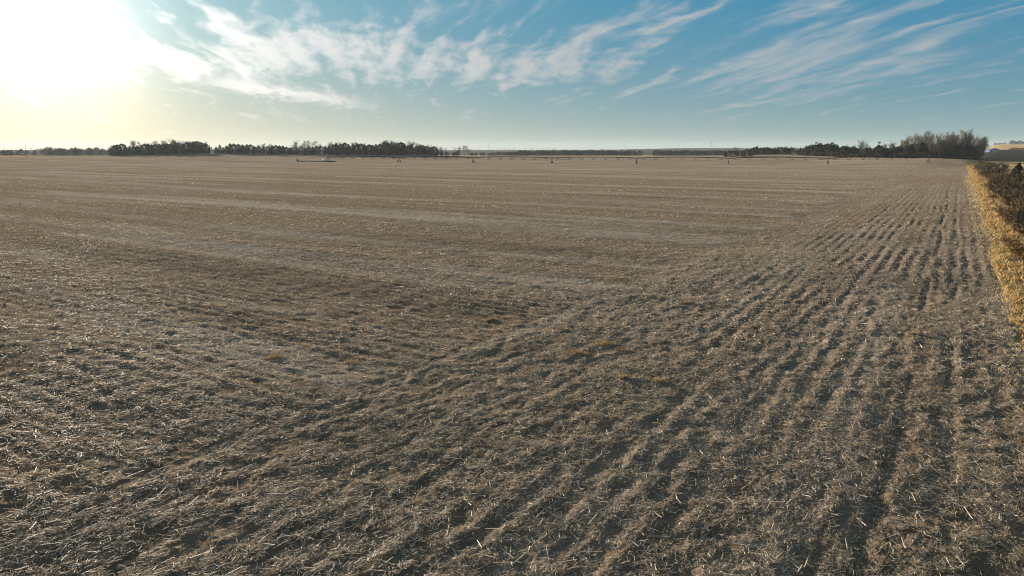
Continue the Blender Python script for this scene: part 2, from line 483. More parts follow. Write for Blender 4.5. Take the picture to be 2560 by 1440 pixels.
# ------------------------------------------------------------------ the land as one sheet, cut into field, margin and country beyond
def build_land():
    H = CAM_H; f = 684.0
    rs = [0.0, 3.0, 6.0, 8.0, 9.5]
    r = 9.5
    while r < 7600:
        pix = max(r * r / (H * f), 1e-3)            # one picture row on flat ground
        st = max(0.056, min(0.75 * pix, 0.006 * r)) if r < 140 else (0.010 * r if r < 900 else 0.025 * r)
        r += st; rs.append(r)
    rs = np.array(rs)
    dg = np.concatenate([np.linspace(-42, 13, 440, endpoint=False), np.linspace(13, 36.5, 300, endpoint=False), np.linspace(36.5, 42, 40)])   # closer where the outer rows run away from the eye
    a_in = np.radians(dg); NA = len(a_in)
    a_out = np.concatenate([np.linspace(a_in[-1], math.radians(70), 20)[1:], np.linspace(math.radians(70), math.radians(290), 30)[1:], np.linspace(math.radians(290), 2 * math.pi + a_in[0], 20)[1:-1]])
    azs = np.concatenate([a_in, a_out])
    nA, nR = len(azs), len(rs)
    R, A = np.meshgrid(rs, azs, indexing='ij')
    X = R * np.sin(A); Y = R * np.cos(A)
    ca_ = R * np.gradient(azs)[None, :]
    cell = np.maximum(np.gradient(rs)[:, None] + 0 * A, ca_)
    cell[:, NA:] = np.maximum(cell[:, NA:], R[:, NA:] * 0.03)
    fld = in_field(X, Y)
    Z = land(X, Y) + np.where(fld, relief(X, Y, cell, ca_), 0.06 * fbm(X / 1.3, Y / 1.3, 61, 3) * sstep(-cell, -1, -0.2))
    V = np.stack([X, Y, Z], -1).reshape(-1, 3)
    i = np.arange(nR - 1)[:, None]; j = np.arange(nA)[None, :]; j2 = (j + 1) % nA
    Q = np.stack([i * nA + j, i * nA + j2, (i + 1) * nA + j2, (i + 1) * nA + j], -1).reshape(-1, 4)[:, ::-1]
    cx = V[Q[:, :3:2]].mean(1)[:, 0]; cy = V[Q[:, :3:2]].mean(1)[:, 1]
    f_ = in_field(cx, cy); l_ = lat(cx, cy); dep = np.hypot(cx, cy)
    near_edge = dep * np.cos(np.arctan2(cx, np.maximum(cy, 1e-6))) < edge_depth(cx, cy) + 40
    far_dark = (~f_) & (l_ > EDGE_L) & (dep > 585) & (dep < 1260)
    verge = (~f_) & (l_ < 14) & near_edge
    far_h = (~f_) & (dep > 1250) & (np.arctan2(cx, cy) < math.radians(34.0))
    rest = (~f_) & ~verge & ~far_dark & ~far_h
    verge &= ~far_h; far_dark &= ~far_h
    print('land', nR, nA, len(Q))
    def sub(name, mask, mat):
        q = Q[mask]; u, inv = np.unique(q, return_inverse=True)
        me = mesh_np(name, V[u], quads=inv.reshape(-1, 4), mat=mat, smooth=True)
        return tag(obj(name, me), kind='structure')
    sub('field', f_, M['field'])
    sub('grass_margin', verge, M['verge'])
    sub('painted_shade_slope', far_dark, M['dark_earth_shade'])  # slope lying in shade; the shade is put into its dark colour
    sub('hills', rest, M['hills'])
    sub('distant_hills', far_h, M['far_hills'])
M['far_hills'] = mat_ground('wooded_far_hills', (0.045, 0.048, 0.038), (0.10, 0.085, 0.055), 0.01, 0.5)
M['dark_earth_shade'] = mat_ground('dark_earth_and_slope_shade', (0.022, 0.024, 0.022), (0.045, 0.045, 0.038), 0.2)  # dark earth of the mound; on the far slope it is painted shade
M['hills'] = mat_ground('stubble_country', (0.22, 0.155, 0.075), (0.33, 0.235, 0.115), 0.02, 0.5, 0.06)
build_land()

# ------------------------------------------------------------------ chopped corn stalks, husks and stubble
STRAW = np.array([(0.36, 0.315, 0.25), (0.48, 0.42, 0.335), (0.62, 0.55, 0.445), (0.235, 0.19, 0.14), (0.40, 0.325, 0.215), (0.13, 0.106, 0.082), (0.47, 0.37, 0.22)])
STRAW_P = np.array([0.24, 0.19, 0.14, 0.15, 0.10, 0.15, 0.03])

def polar_spots(n, r0, r1, az=46.0, power=0.0, thin=True):
    """n points of the field between two distances; power > 0 crowds them towards r0"""
    out = []; got = 0
    while got < n:
        k = int(n * 1.7) + 100
        u = RNG.random(k); e = 2.0 - power
        r = (r0 ** e + u * (r1 ** e - r0 ** e)) ** (1 / e)
        t = np.radians((RNG.random(k) * 2 - 1) * az)
        x, y = r * np.sin(t), r * np.cos(t)
        ok = in_field(x, y)
        if thin: ok &= RNG.random(k) < 0.12 + 0.88 * sstep(mat_cover(x, y), 0.28, 0.72)
        out.append(np.stack([x[ok], y[ok]], 1)); got += int(ok.sum())
    return np.concatenate(out)[:n]

def pick_tint(n):
    c = STRAW[RNG.choice(len(STRAW), n, p=STRAW_P)]
    return c * (0.8 + 0.4 * RNG.random((n, 1)))

def row_dir(x, y, spread):
    """angle (from +X) of a piece lying roughly with the rows"""
    l = lat(x, y)
    base = np.where(l > HEAD_L, math.pi / 2 - ROW_AZ, -ROW_AZ)
    return base + RNG.normal(0, spread, len(x)) + np.where(RNG.random(len(x)) < 0.3, RNG.random(len(x)) * math.pi, 0)

def prisms(P, ang, tilt, length, rad, lift, z0):
    n = len(P)
    d = np.stack([np.cos(ang) * np.cos(tilt), np.sin(ang) * np.cos(tilt), np.sin(tilt)], 1)
    side = np.stack([-np.sin(ang), np.cos(ang), np.zeros(n)], 1)
    up = np.cross(d, side)
    c = np.stack([P[:, 0], P[:, 1], z0 + lift + np.abs(np.sin(tilt)) * length * 0.5], 1)
    V = np.zeros((n, 6, 3))
    for k in range(3):
        t = 2 * math.pi * k / 3 + 0.5
        off = (side * math.cos(t) + up * math.sin(t)) * rad[:, None]
        V[:, k] = c - d * length[:, None] / 2 + off
        V[:, 3 + k] = c + d * length[:, None] / 2 + off * 0.85
    b = (np.arange(n) * 6)[:, None]
    q = np.concatenate([b + np.array([[k, (k + 1) % 3, 3 + (k + 1) % 3, 3 + k]]) for k in range(3)], 1).reshape(-1, 4)
    return V.reshape(-1, 3), q, 6

def ribbons(P, ang, length, width, lift, z0, bend, roll):
    """bent strips of two quads: leaf and husk shreds"""
    n = len(P)
    d = np.stack([np.cos(ang), np.sin(ang), np.zeros(n)], 1)
    side = np.stack([-np.sin(ang) * np.cos(roll), np.cos(ang) * np.cos(roll), np.sin(roll)], 1) * width[:, None] / 2
    c = np.stack([P[:, 0], P[:, 1], z0 + lift], 1)
    twist = RNG.normal(0, 0.5, n)
    d2 = np.stack([np.cos(ang + twist), np.sin(ang + twist), np.zeros(n)], 1)
    a = c - d * length[:, None] / 2; e = c + d2 * length[:, None] / 2
    a[:, 2] += bend * RNG.random(n) - 0.01; e[:, 2] += bend * RNG.random(n) - 0.01
    V = np.stack([a - side * 0.7, a + side * 0.7, c - side, c + side, e - side * 0.5, e + side * 0.5], 1)
    b = (np.arange(n) * 6)[:, None]
    q = np.concatenate([b + np.array([[0, 2, 3, 1]]), b + np.array([[2, 4, 5, 3]])], 1).reshape(-1, 4)
    return V.reshape(-1, 3), q, 6

def _piece_gain(V, per):
    c = V.reshape(-1, per, 3)[:, 0]
    return 1.0 + 0.55 * swath(c[:, 0], c[:, 1])

def scatter_mesh(name, parts, mat):
    Vs, Qs, Ts = [], [], []; base = 0
    for V, q, per in parts:
        Vs.append(V); Qs.append(q + base); base += len(V)
        Ts.append(np.repeat(pick_tint(len(V) // per) * _piece_gain(V, per)[:, None], per, 0))
    return mesh_np(name, np.concatenate(Vs), quads=np.concatenate(Qs), mat=mat, tint=np.concatenate(Ts))

def residue(name, label, r0, r1, n_stalk, n_leaf, n_stub, size, cell, pw=0.7):
    parts = []
    P = polar_spots(n_stalk, r0, r1, power=pw); z = ground_z(P[:, 0], P[:, 1], cell); n = len(P)
    parts.append(prisms(P, row_dir(P[:, 0], P[:, 1], 0.75), RNG.normal(0, 0.16, n), RNG.gamma(2.2, 0.070, n) * size + 0.05, RNG.uniform(0.004, 0.0085, n) * size, RNG.uniform(0.005, 0.05, n), z))
    P = polar_spots(n_leaf, r0, r1, power=pw); z = ground_z(P[:, 0], P[:, 1], cell); n = len(P)
    parts.append(ribbons(P, row_dir(P[:, 0], P[:, 1], 0.7), RNG.gamma(2.2, 0.055, n) * size + 0.035, RNG.uniform(0.007, 0.026, n) * size, RNG.uniform(0.008, 0.05, n), z, RNG.gamma(2.0, 0.022, n) * size, RNG.normal(0, 0.7, n)))
    # standing stubs, set along the rows
    P = polar_spots(n_stub, r0, r1, power=pw, thin=False)
    l, a = lat(P[:, 0], P[:, 1]), along(P[:, 0], P[:, 1])
    hd = l > HEAD_L
    l = np.where(hd, np.round(l / 0.76) * 0.76 + RNG.normal(0, 0.06, len(l)), l)
    a = np.where(hd, a, np.round(a / 0.76) * 0.76 + RNG.normal(0, 0.06, len(a)))
    x, y = from_la(l, a); P = np.stack([x, y], 1)[in_field(x, y)]
    z = ground_z(P[:, 0], P[:, 1], cell); n = len(P)
    parts.append(prisms(P, RNG.random(n) * 6.28, RNG.uniform(0.6, 1.45, n), RNG.uniform(0.10, 0.24, n) * size ** 0.5, RNG.uniform(0.007, 0.012, n) * size, np.full(n, -0.02), z))
    o = obj(name, scatter_mesh(name, parts, M['residue']))
    tag(o, label, 'crop residue', kind='stuff')

residue('crop_residue', 'pale chopped corn stalks and husks littering the nearest ground', 9.0, 28.0, 34000, 74000, 2400, 0.72, 0.05)
residue('crop_residue', 'fine straw coloured stalk litter across the middle of the field', 28.0, 75.0, 26000, 92000, 7000, 1.05, 0.2)
residue('crop_residue', 'thin straw litter on the far half of the field before the irrigator', 75.0, 430.0, 6000, 80000, 8000, 1.8, 0.6, 1.7)

# ------------------------------------------------------------------ more materials
M['bark'] = mat_plain('grey_bark', (0.10, 0.085, 0.065), (0.19, 0.16, 0.12), 3.0)
M['twig'] = mat_plain('winter_twigs', (0.10, 0.082, 0.052), (0.18, 0.145, 0.088), 0.8, 0.8, 0.15)
M['twig_yellow'] = mat_plain('pale_winter_twigs', (0.16, 0.13, 0.08), (0.27, 0.22, 0.13), 0.8, 0.8, 0.15)
M['needle'] = mat_plain('cedar_needles', (0.014, 0.019, 0.010), (0.036, 0.042, 0.018), 1.2, 0.8, 0.1, transl=0.12)
M['pine'] = mat_plain('pine_needles', (0.022, 0.036, 0.014), (0.050, 0.066, 0.024), 1.2, 0.8, 0.1, transl=0.15)
M['brush'] = mat_plain('leafless_brush', (0.07, 0.056, 0.032), (0.145, 0.11, 0.06), 1.5, 0.85, 0.1)
M['brush_red'] = mat_plain('rusty_brush', (0.11, 0.066, 0.028), (0.21, 0.13, 0.05), 1.5, 0.85, 0.1)
M['steel'] = mat_plain('dull_dark_steel', (0.028, 0.028, 0.03), (0.05, 0.05, 0.052), 2.0, 0.9, 0.05)
M['rubber'] = mat_plain('tyre_rubber', (0.012, 0.012, 0.012), (0.03, 0.028, 0.025), 3.0, 0.9, 0.2)
M['white_paint'] = mat_plain('white_paint', (0.72, 0.72, 0.70), (0.80, 0.80, 0.78), 2.0, 0.5, 0.4)
M['wood'] = mat_plain('weathered_wood', (0.09, 0.07, 0.05), (0.16, 0.13, 0.10), 2.0)
M['shed_wall'] = mat_plain('pale_blue_sheet_metal', (0.12, 0.16, 0.22), (0.16, 0.20, 0.26), 0.5, 0.9, 0.1)
M['shed_roof'] = mat_plain('blue_grey_roof_metal', (0.10, 0.15, 0.22), (0.13, 0.18, 0.25), 0.5, 0.9, 0.05)
M['dark_metal'] = mat_plain('dark_metal', (0.03, 0.03, 0.03), (0.06, 0.055, 0.05), 2.0, 0.6, 0.3)
M['weed'] = mat_tint('dry_weed', 0.28)
M['mast'] = mat_plain('mast_paint', (0.25, 0.16, 0.14), (0.40, 0.36, 0.34), 0.05, 0.6, 0.3)

# ------------------------------------------------------------------ tubes
def tubes(P0, P1, R0, R1, sides=3):
    P0 = np.asarray(P0, float); P1 = np.asarray(P1, float); R0 = np.asarray(R0, float); R1 = np.asarray(R1, float)
    n = len(P0)
    d = P1 - P0; d /= np.maximum(np.linalg.norm(d, axis=1), 1e-9)[:, None]
    ref = np.where(np.abs(d[:, 2:3]) > 0.9, np.array([[1.0, 0, 0]]), np.array([[0, 0, 1.0]]))
    s = np.cross(d, ref); s /= np.maximum(np.linalg.norm(s, axis=1), 1e-9)[:, None]
    u = np.cross(d, s)
    V = np.zeros((n, 2 * sides, 3))
    for k in range(sides):
        t = 2 * math.pi * k / sides
        o = s * math.cos(t) + u * math.sin(t)
        V[:, k] = P0 + o * R0[:, None]; V[:, sides + k] = P1 + o * R1[:, None]
    b = (np.arange(n) * 2 * sides)[:, None]
    q = np.concatenate([b + np.array([[k, (k + 1) % sides, sides + (k + 1) % sides, sides + k]]) for k in range(sides)], 1).reshape(-1, 4)
    return V.reshape(-1, 3), q

def tube_mesh(name, segs, mat, sides=3):
    P0, P1, R0, R1 = zip(*segs)
    V, q = tubes(P0, P1, R0, R1, sides)
    return mesh_np(name, V, quads=q, mat=mat)

# ------------------------------------------------------------------ trees (height 1 unit, scaled when set out)
def grow(rng, levels, kids, up, spread, ratio, trunk_top=1.0, stems=1, r0=0.016, twig=0.0022, base_from=0.25, wander=0.12):
    """list of (p0, p1, r0, r1, level)"""
    segs = []
    def branch(p, d, length, rad, lev):
        nseg = 3 if lev < 2 else 2
        pts = [p]
        dd = d.copy()
        for k in range(nseg):
            dd = dd + rng.normal(0, wander, 3) + np.array([0, 0, up * (0.5 if lev else 0.0)])
            dd /= np.linalg.norm(dd)
            pts.append(pts[-1] + dd * length / nseg)
        for k in range(nseg):
            ra = max(rad * (1 - 0.75 * k / nseg), twig); rb = max(rad * (1 - 0.75 * (k + 1) / nseg), twig * 0.7)
            segs.append((pts[k], pts[k + 1], ra, rb, lev))
        if lev >= levels: return
        n = kids[lev]
        for i in range(n):
            f = base_from + (1 - base_from) * (i + rng.random()) / n if lev == 0 else 0.25 + 0.75 * (i + rng.random()) / n
            x = f * nseg; k = min(int(x), nseg - 1)
            q = pts[k] + (pts[k + 1] - pts[k]) * (x - k)
            t = rng.random() * 2 * math.pi
            axis = pts[k + 1] - pts[k]; axis /= np.linalg.norm(axis)
            side = np.array([math.cos(t), math.sin(t), 0.0])
            nd = axis * (1 - spread) + side * spread + np.array([0, 0, up])
            nd /= np.linalg.norm(nd)
            branch(q, nd, length * ratio * rng.uniform(0.7, 1.2) * (1.15 - 0.5 * f if lev == 0 else 1.0), max(rad * 0.5, twig), lev + 1)
    for s in range(stems):
        t = rng.random() * 6.28; lean = 0.0 if stems == 1 else rng.uniform(0.1, 0.45)
        d = np.array([math.cos(t) * lean, math.sin(t) * lean, 1.0]); d /= np.linalg.norm(d)
        branch(np.array([rng.normal(0, 0.02) * (stems > 1), rng.normal(0, 0.02) * (stems > 1), 0.0]), d, trunk_top * rng.uniform(0.85, 1.0), r0, 0)
    zmax = max(max(s[0][2], s[1][2]) for s in segs)
    return [(a / zmax, b / zmax, ra / zmax, rb / zmax, l) for a, b, ra, rb, l in segs]

def tree_meshes(name, segs, mat_t, mat_c, split=1):
    t = [s[:4] for s in segs if s[4] < split]; c = [s[:4] for s in segs if s[4] >= split]
    t = [(a - np.array([0, 0, 0.02]) if a[2] < 0.01 else a, b, ra, rb) for a, b, ra, rb in t]
    return tube_mesh(name + '_trunk', t, mat_t, 5), tube_mesh(name + '_crown', c, mat_c, 3)

def leaf_cloud(rng, pts, size, flat=0.0):
    """a small ragged four-sided spray at each point"""
    n = len(pts)
    a = rng.normal(0, 1, (n, 3)); a /= np.linalg.norm(a, axis=1)[:, None]
    b = np.cross(a, rng.normal(0, 1, (n, 3))); b /= np.linalg.norm(b, axis=1)[:, None]
    s = size * rng.uniform(0.5, 1.3, (n, 1))
    V = np.stack([pts - a * s, pts + b * s * 0.7 + rng.normal(0, 0.15, (n, 3)) * s, pts + a * s * 1.1, pts - b * s * 0.6], 1)
    q = (np.arange(n) * 4)[:, None] + np.array([[0, 1, 2, 3]])
    return V.reshape(-1, 3), q

def cedar_meshes(seed, name, width=0.30, tip=1.0, n=1500):
    rng = np.random.default_rng(seed)
    h = rng.random(n) ** 0.85
    prof = width * np.clip((1 - h) ** 0.7 * (0.35 + 1.6 * np.minimum(h, 0.35) / 0.35 * 0.55), 0.012, 1) * tip
    t = rng.random(n) * 2 * math.pi
    lob = 1 + 0.28 * np.sin(t * 3 + h * 9 + seed) + 0.22 * np.sin(t * 5 - h * 17 + seed * 2)
    rr = prof * lob * np.sqrt(rng.uniform(0.15, 1.0, n))
    pts = np.stack([rr * np.cos(t), rr * np.sin(t), 0.02 + h * 0.98 + rng.normal(0, 0.012, n)], 1)
    V, q = leaf_cloud(rng, pts, 0.034)
    V[:, 2] = np.maximum(V[:, 2], 0.002)
    crown = mesh_np(name + '_crown', V, quads=q, mat=M['needle'])
    trunk = tube_mesh(name + '_trunk', [(np.array([0, 0, -0.02]), np.array([0.0, 0, 0.5]), 0.022, 0.012), (np.array([0, 0, 0.5]), np.array([0.0, 0, 0.95]), 0.012, 0.003)], M['bark'], 5)
    return trunk, crown

def pine_meshes(seed, name):
    rng = np.random.default_rng(seed)
    segs = [(np.array([0, 0, -0.02]), np.array([0.01, 0, 0.5]), 0.022, 0.016), (np.array([0.01, 0, 0.5]), np.array([0, 0.01, 0.93]), 0.016, 0.005)]
    pts = []
    for k in range(15):
        z = rng.uniform(0.42, 0.96); t = rng.random() * 6.28; rad = rng.uniform(0.02, 0.20) * (1.15 - z)  * 1.9
        c = np.array([math.cos(t) * rad, math.sin(t) * rad, z])
        segs.append((np.array([0, 0, z - 0.06]), c, 0.006, 0.003))
        m = 110
        v = rng.normal(0, 1, (m, 3)); v /= np.linalg.norm(v, axis=1)[:, None]
        pts.append(c + v * np.array([0.085, 0.085, 0.055]) * rng.uniform(0.3, 1.0, (m, 1)))
    V, q = leaf_cloud(rng, np.concatenate(pts), 0.024)
    return tube_mesh(name + '_trunk', segs, M['bark'], 5), mesh_np(name + '_crown', V, quads=q, mat=M['pine'])

def shrub_meshes(seed, name, mat, n_st=30, fuzz=1500, wide=0.75):
    rng = np.random.default_rng(seed)
    st = []; tw = []
    for s in range(n_st):
        t = rng.random() * 6.28; ln = rng.uniform(0.5, 1.0); out = rng.uniform(0.1, wide)
        p0 = np.array([rng.normal(0, 0.10), rng.normal(0, 0.10), -0.03])
        p1 = p0 + np.array([math.cos(t) * out * 0.45, math.sin(t) * out * 0.45, ln * 0.55]); p2 = p1 + np.array([math.cos(t) * out * 0.55, math.sin(t) * out * 0.55, ln * 0.45 * rng.uniform(0.4, 1.0)])
        st += [(p0, p1, 0.012, 0.008), (p1, p2, 0.008, 0.004)]
        for k in range(fuzz // n_st):
            f = rng.uniform(0.25, 1.0); b = p0 + (p1 - p0) * f * 2 if f < 0.5 else p1 + (p2 - p1) * (f - 0.5) * 2
            d = rng.normal(0, 1, 3) + np.array([0, 0, 0.7]); d /= np.linalg.norm(d)
            tw.append((b, b + d * rng.uniform(0.06, 0.20), 0.008, 0.004))
    return tube_mesh(name + '_stems', st, M['bark'], 4), tube_mesh(name + '_twigs', tw, mat, 3)

rngs = [np.random.default_rng(100 + k) for k in range(12)]
KIND = {}
KIND['bare'] = [tree_meshes('bare%d' % k, grow(rngs[k], 3, [11, 7, 5], 0.16, 0.62, 0.46, 1.0, 1, 0.022, 0.0036, 0.28), M['bark'], M['twig']) for k in range(4)]
KIND['multi'] = [tree_meshes('multi%d' % k, grow(rngs[4 + k], 3, [8, 6, 5], 0.14, 0.60, 0.42, 1.0, 4, 0.016, 0.0036, 0.22), M['bark'], M['twig']) for k in range(3)]
KIND['poplar'] = [tree_meshes('poplar%d' % k, grow(rngs[7 + k], 3, [12, 7, 5], 0.24, 0.55, 0.42, 1.0, 3, 0.014, 0.0032, 0.20, 0.11), M['bark'], M['twig_yellow']) for k in range(4)]
KIND['cedar'] = [cedar_meshes(200 + k, 'cedar%d' % k, w) for k, w in enumerate((0.30, 0.36, 0.26, 0.42, 0.33))]
KIND['round_cedar'] = [cedar_meshes(220 + k, 'round_cedar%d' % k, w, 1.25) for k, w in enumerate((0.5, 0.62, 0.55))]
KIND['pine'] = [pine_meshes(230 + k, 'pine%d' % k) for k in range(3)]
KIND['brush'] = [shrub_meshes(240 + k, 'brush%d' % k, M['brush']) for k in range(4)]
KIND['brush_red'] = [shrub_meshes(250 + k, 'rusty%d' % k, M['brush_red']) for k in range(3)]
PARTN = {'bare': ('trunk', 'crown'), 'multi': ('trunk', 'crown'), 'poplar': ('trunk', 'crown'), 'cedar': ('trunk', 'crown'), 'round_cedar': ('trunk', 'crown'),
         'pine': ('trunk', 'crown'), 'brush': ('stem', 'twigs'), 'brush_red': ('stem', 'twigs')}
NAMEN = {'bare': 'bare_tree', 'multi': 'bare_tree', 'poplar': 'poplar_tree', 'cedar': 'cedar_tree', 'round_cedar': 'cedar_tree', 'pine': 'pine_tree', 'brush': 'shrub', 'brush_red': 'shrub'}

def plant(kind, x, y, h, w=1.0, label=None, group=None, z=None):
    a, b = random.choice(KIND[kind])
    zz = float(land(np.array([x]), np.array([y]))[0]) if z is None else z
    e = obj(NAMEN[kind], None, None, (x, y, zz - 0.02 * h), random.random() * 6.28, (h * w, h * w, h))
    e.empty_display_size = 0.2
    obj(PARTN[kind][0], a, e); obj(PARTN[kind][1], b, e)
    return tag(e, label, 'shrub' if 'brush' in kind else 'tree', group)

ORD = ['', 'first', 'second', 'third', 'fourth', 'fifth', 'sixth', 'seventh', 'eighth', 'ninth', 'tenth', 'eleventh', 'twelfth', 'thirteenth', 'fourteenth', 'fifteenth', 'sixteenth', 'seventeenth', 'eighteenth', 'nineteenth']
TENS = ['', '', 'twenty', 'thirty', 'forty', 'fifty', 'sixty', 'seventy', 'eighty', 'ninety']
TENTH = ['', '', 'twentieth', 'thirtieth', 'fortieth', 'fiftieth', 'sixtieth', 'seventieth', 'eightieth', 'ninetieth']
def ordw(n):
    if n < 20: return ORD[n]
    return TENTH[n // 10] if n % 10 == 0 else TENS[n // 10] + '-' + ORD[n % 10]

def row_of(specs, text, group):
    """specs: (px, y of the top in the photo, depth, kind, width). Sets them out from left to right; text has %s for the ordinal"""
    for i, (px, yt, dep, kind, w) in enumerate(sorted(specs)):
        x, y = px_at(px, dep)
        zg = float(land(np.array([x]), np.array([y]))[0])
        h = max(_zpx(px, yt, dep) - zg, 1.2)
        plant(kind, x, y, h, w, text % ordw(i + 1), group, zg)

def lerp(tab, px):
    xs, ys = zip(*tab); return float(np.interp(px, xs, ys))
def ed(px): return float(np.interp(px, _cols, _edge))
U = random.uniform

# ------------------------------------------------------------------ tree line on the left
dark_l = [(275, 372), (290, 363), (302, 359), (330, 366), (350, 362), (390, 357), (460, 357), (480, 354), (505, 353), (520, 358), (528, 368), (536, 370), (548, 361), (560, 369), (575, 359), (600, 361), (615, 357), (632, 363), (700, 362), (735, 367), (780, 366), (820, 361), (860, 357), (900, 360), (950, 362), (960, 355), (1000, 356), (1040, 363), (1090, 367), (1106, 373)]
s = []
px = 277.0
while px < 1106:
    if not 524 < px < 536:
        s.append((px, lerp(dark_l, px) + U(-2, 3), ed(px) + U(3, 26), random.choice(('cedar', 'cedar', 'round_cedar')), U(0.95, 1.4)))
    px += U(7.5, 12)
row_of(s, 'dark evergreen in the left tree line, %s from its left end', 'evergreens of the left tree line')
s = []
px = 279.0
while px < 1108:
    if not 524 < px < 537:
        s.append((px, lerp(dark_l, px) + U(4, 10), ed(px) + U(-1, 6), random.choice(('brush', 'brush_red', 'brush')), U(0.7, 1.1)))
    px += U(14, 22)
row_of(s, 'low leafless bush along the foot of the left tree line, %s from left', 'bushes at the foot of the left tree line')
b_l = [(276, 364), (284, 362), (333, 351), (341, 349), (352, 352), (372, 355), (384, 352), (394, 350), (416, 349), (428, 344), (437, 345), (446, 348), (457, 350), (470, 351), (488, 352), (500, 350), (511, 352), (648, 358), (660, 356), (676, 357), (733, 351), (744, 349), (757, 348), (770, 350), (786, 350), (800, 357), (826, 357), (838, 352), (853, 353), (868, 355), (880, 354), (893, 354), (908, 356), (922, 358), (940, 359), (962, 347), (973, 348), (984, 352), (998, 352), (1010, 355), (1022, 350), (1032, 352), (1044, 356), (1056, 358), (1068, 360), (1080, 361), (1092, 363), (1103, 365)]
row_of([(px, yt, ed(px) + U(2, 18), random.choice(('bare', 'multi')), U(0.85, 1.25)) for px, yt in b_l],
       'leafless tree rising from the left tree line, %s from its left end', 'leafless trees of the left tree line')
# lower, paler wood further left and further off
fl = [(0, 375), (60, 372), (90, 373), (115, 370), (130, 366), (150, 371), (200, 369), (240, 369), (268, 371), (276, 373)]
s = []
px = -40.0
while px < 276:
    s.append((px, lerp(fl, px) + U(-1.5, 2), 1000 + U(-40, 60), random.choice(('multi', 'bare', 'round_cedar', 'cedar')), U(1.1, 1.6)))
    px += U(5, 9)
row_of(s, 'small hazy tree in the far wood at the left edge, %s from left', 'trees of the far wood at the left edge')
# the open-grown trees right of the line's end
row_of([(1148, 364, 652, 'multi', 1.0), (1160, 362, 655, 'bare', 1.3), (1173, 363, 658, 'bare', 1.2)], 'leafless tree standing alone right of the left tree line, %s of three', 'lone leafless trees')
row_of([(1117, 379, 650, 'round_cedar', 1.5), (1133, 379, 655, 'brush', 1.0), (1141, 376, 655, 'brush', 1.2), (1180, 381, 660, 'round_cedar', 1.3), (1189, 382, 662, 'round_cedar', 1.4)], 'small dark bush beside the lone leafless trees, %s from left', 'bushes beside the lone leafless trees')

# ------------------------------------------------------------------ far cedar belt across the middle
s = []
px = 1203.0
while px < 1812:
    if not (1588 < px < 1594 or 1603 < px < 1630 or 1212 < px < 1218):
        s.append((px, (379.0 if px < 1300 else 376.0) + U(-1.2, 1.4) + (2.5 if px < 1245 else 0), 1000 + U(-15, 25), random.choice(('cedar', 'round_cedar', 'round_cedar')), U(1.2, 1.7)))
    px += U(4.5, 7.5)
row_of(s, 'small dark cedar in the far belt behind the irrigator, %s from left', 'cedars of the far belt')

# ------------------------------------------------------------------ cedars and scrub right of the middle
s = []
dark_m = [(1812, 379), (1820, 376), (1840, 378), (1860, 375), (1876, 373), (1893, 364), (1903, 371), (1915, 368), (1930, 372), (1944, 368), (1955, 367), (1970, 371), (1983, 370)]
px = 1814.0
while px < 1986:
    s.append((px, lerp(dark_m, px) - 1.5 + U(-0.5, 1.5), (575 if px < 1880 else 612) + U(-6, 14), 'cedar' if 1885 < px < 1900 else random.choice(('cedar', 'round_cedar')), U(1.0, 1.5)))
    px += U(6.5, 10)
row_of(s, 'dark cedar in the short windbreak right of centre, %s from left', 'cedars of the short windbreak')
row_of([(1842, 365, 680, 'multi', 1.1), (1925, 366, 640, 'multi', 1.0), (1936, 365, 640, 'bare', 1.1), (1960, 364, 640, 'multi', 1.1), (1975, 365, 640, 'bare', 1.2), (1990, 366, 640, 'multi', 1.1)], 'leafless tree showing above the short windbreak, %s from left', 'leafless trees behind the short windbreak')

# ------------------------------------------------------------------ grove on the right
dark_r = [(1990, 374), (2010, 369), (2040, 362), (2060, 360), (2085, 362), (2100, 369), (2125, 367), (2150, 373), (2180, 371), (2200, 367), (2220, 374), (2240, 366), (2262, 361), (2300, 357), (2330, 363), (2360, 361), (2400, 363), (2430, 370), (2446, 380)]
s = []
px = 1993.0
while px < 2446:
    s.append((px, lerp(dark_r, px) - 2 + U(-2, 3), ed(px) + U(8, 34), random.choice(('cedar', 'round_cedar')), U(0.9, 1.35)))
    px += U(5.5, 9)
row_of(s, 'dark cedar in the right-hand grove, %s from its left end', 'cedars of the right-hand grove')
row_of([(px, yt, ed(px) + 14, 'pine', w) for px, yt, w in ((2022, 362, 1.2), (2037, 355, 1.3), (2050, 357, 1.2), (2066, 358, 1.2), (2077, 355, 1.3), (2090, 360, 1.2), (2197, 354, 1.1))], 'green round-topped pine above the right-hand grove, %s from left', 'pines of the right-hand grove')
s = []
px = 1998.0
while px < 2450:
    s.append((px, lerp(dark_r, px) + U(11, 19), ed(px) + U(3, 8), random.choice(('brush', 'brush', 'brush_red')), U(0.8, 1.2)))
    px += U(10, 17)
row_of(s, 'leafless bush along the near edge of the right-hand grove, %s from left', 'bushes along the right-hand grove')
b_r = [(2104, 357), (2116, 358), (2126, 355), (2140, 358), (2151, 350), (2163, 351), (2172, 355), (2212, 362), (2226, 350), (2234, 344), (2250, 338), (2262, 337), (2272, 341), (2283, 322), (2291, 330), (2301, 326), (2312, 323), (2322, 325), (2331, 331), (2341, 328), (2350, 327), (2364, 323), (2373, 327), (2382, 324), (2391, 326), (2401, 321), (2410, 322), (2418, 325), (2426, 323), (2436, 333), (2447, 337), (2455, 342)]
row_of([(px, yt + U(-3, 9), ed(px) + U(6, 26), random.choice(('poplar', 'poplar', 'multi')) if px > 2220 else random.choice(('bare', 'multi')), U(0.7, 1.0)) for px, yt in b_r],
       'tall leafless tree of the right-hand grove, %s from its left end', 'leafless trees of the right-hand grove')
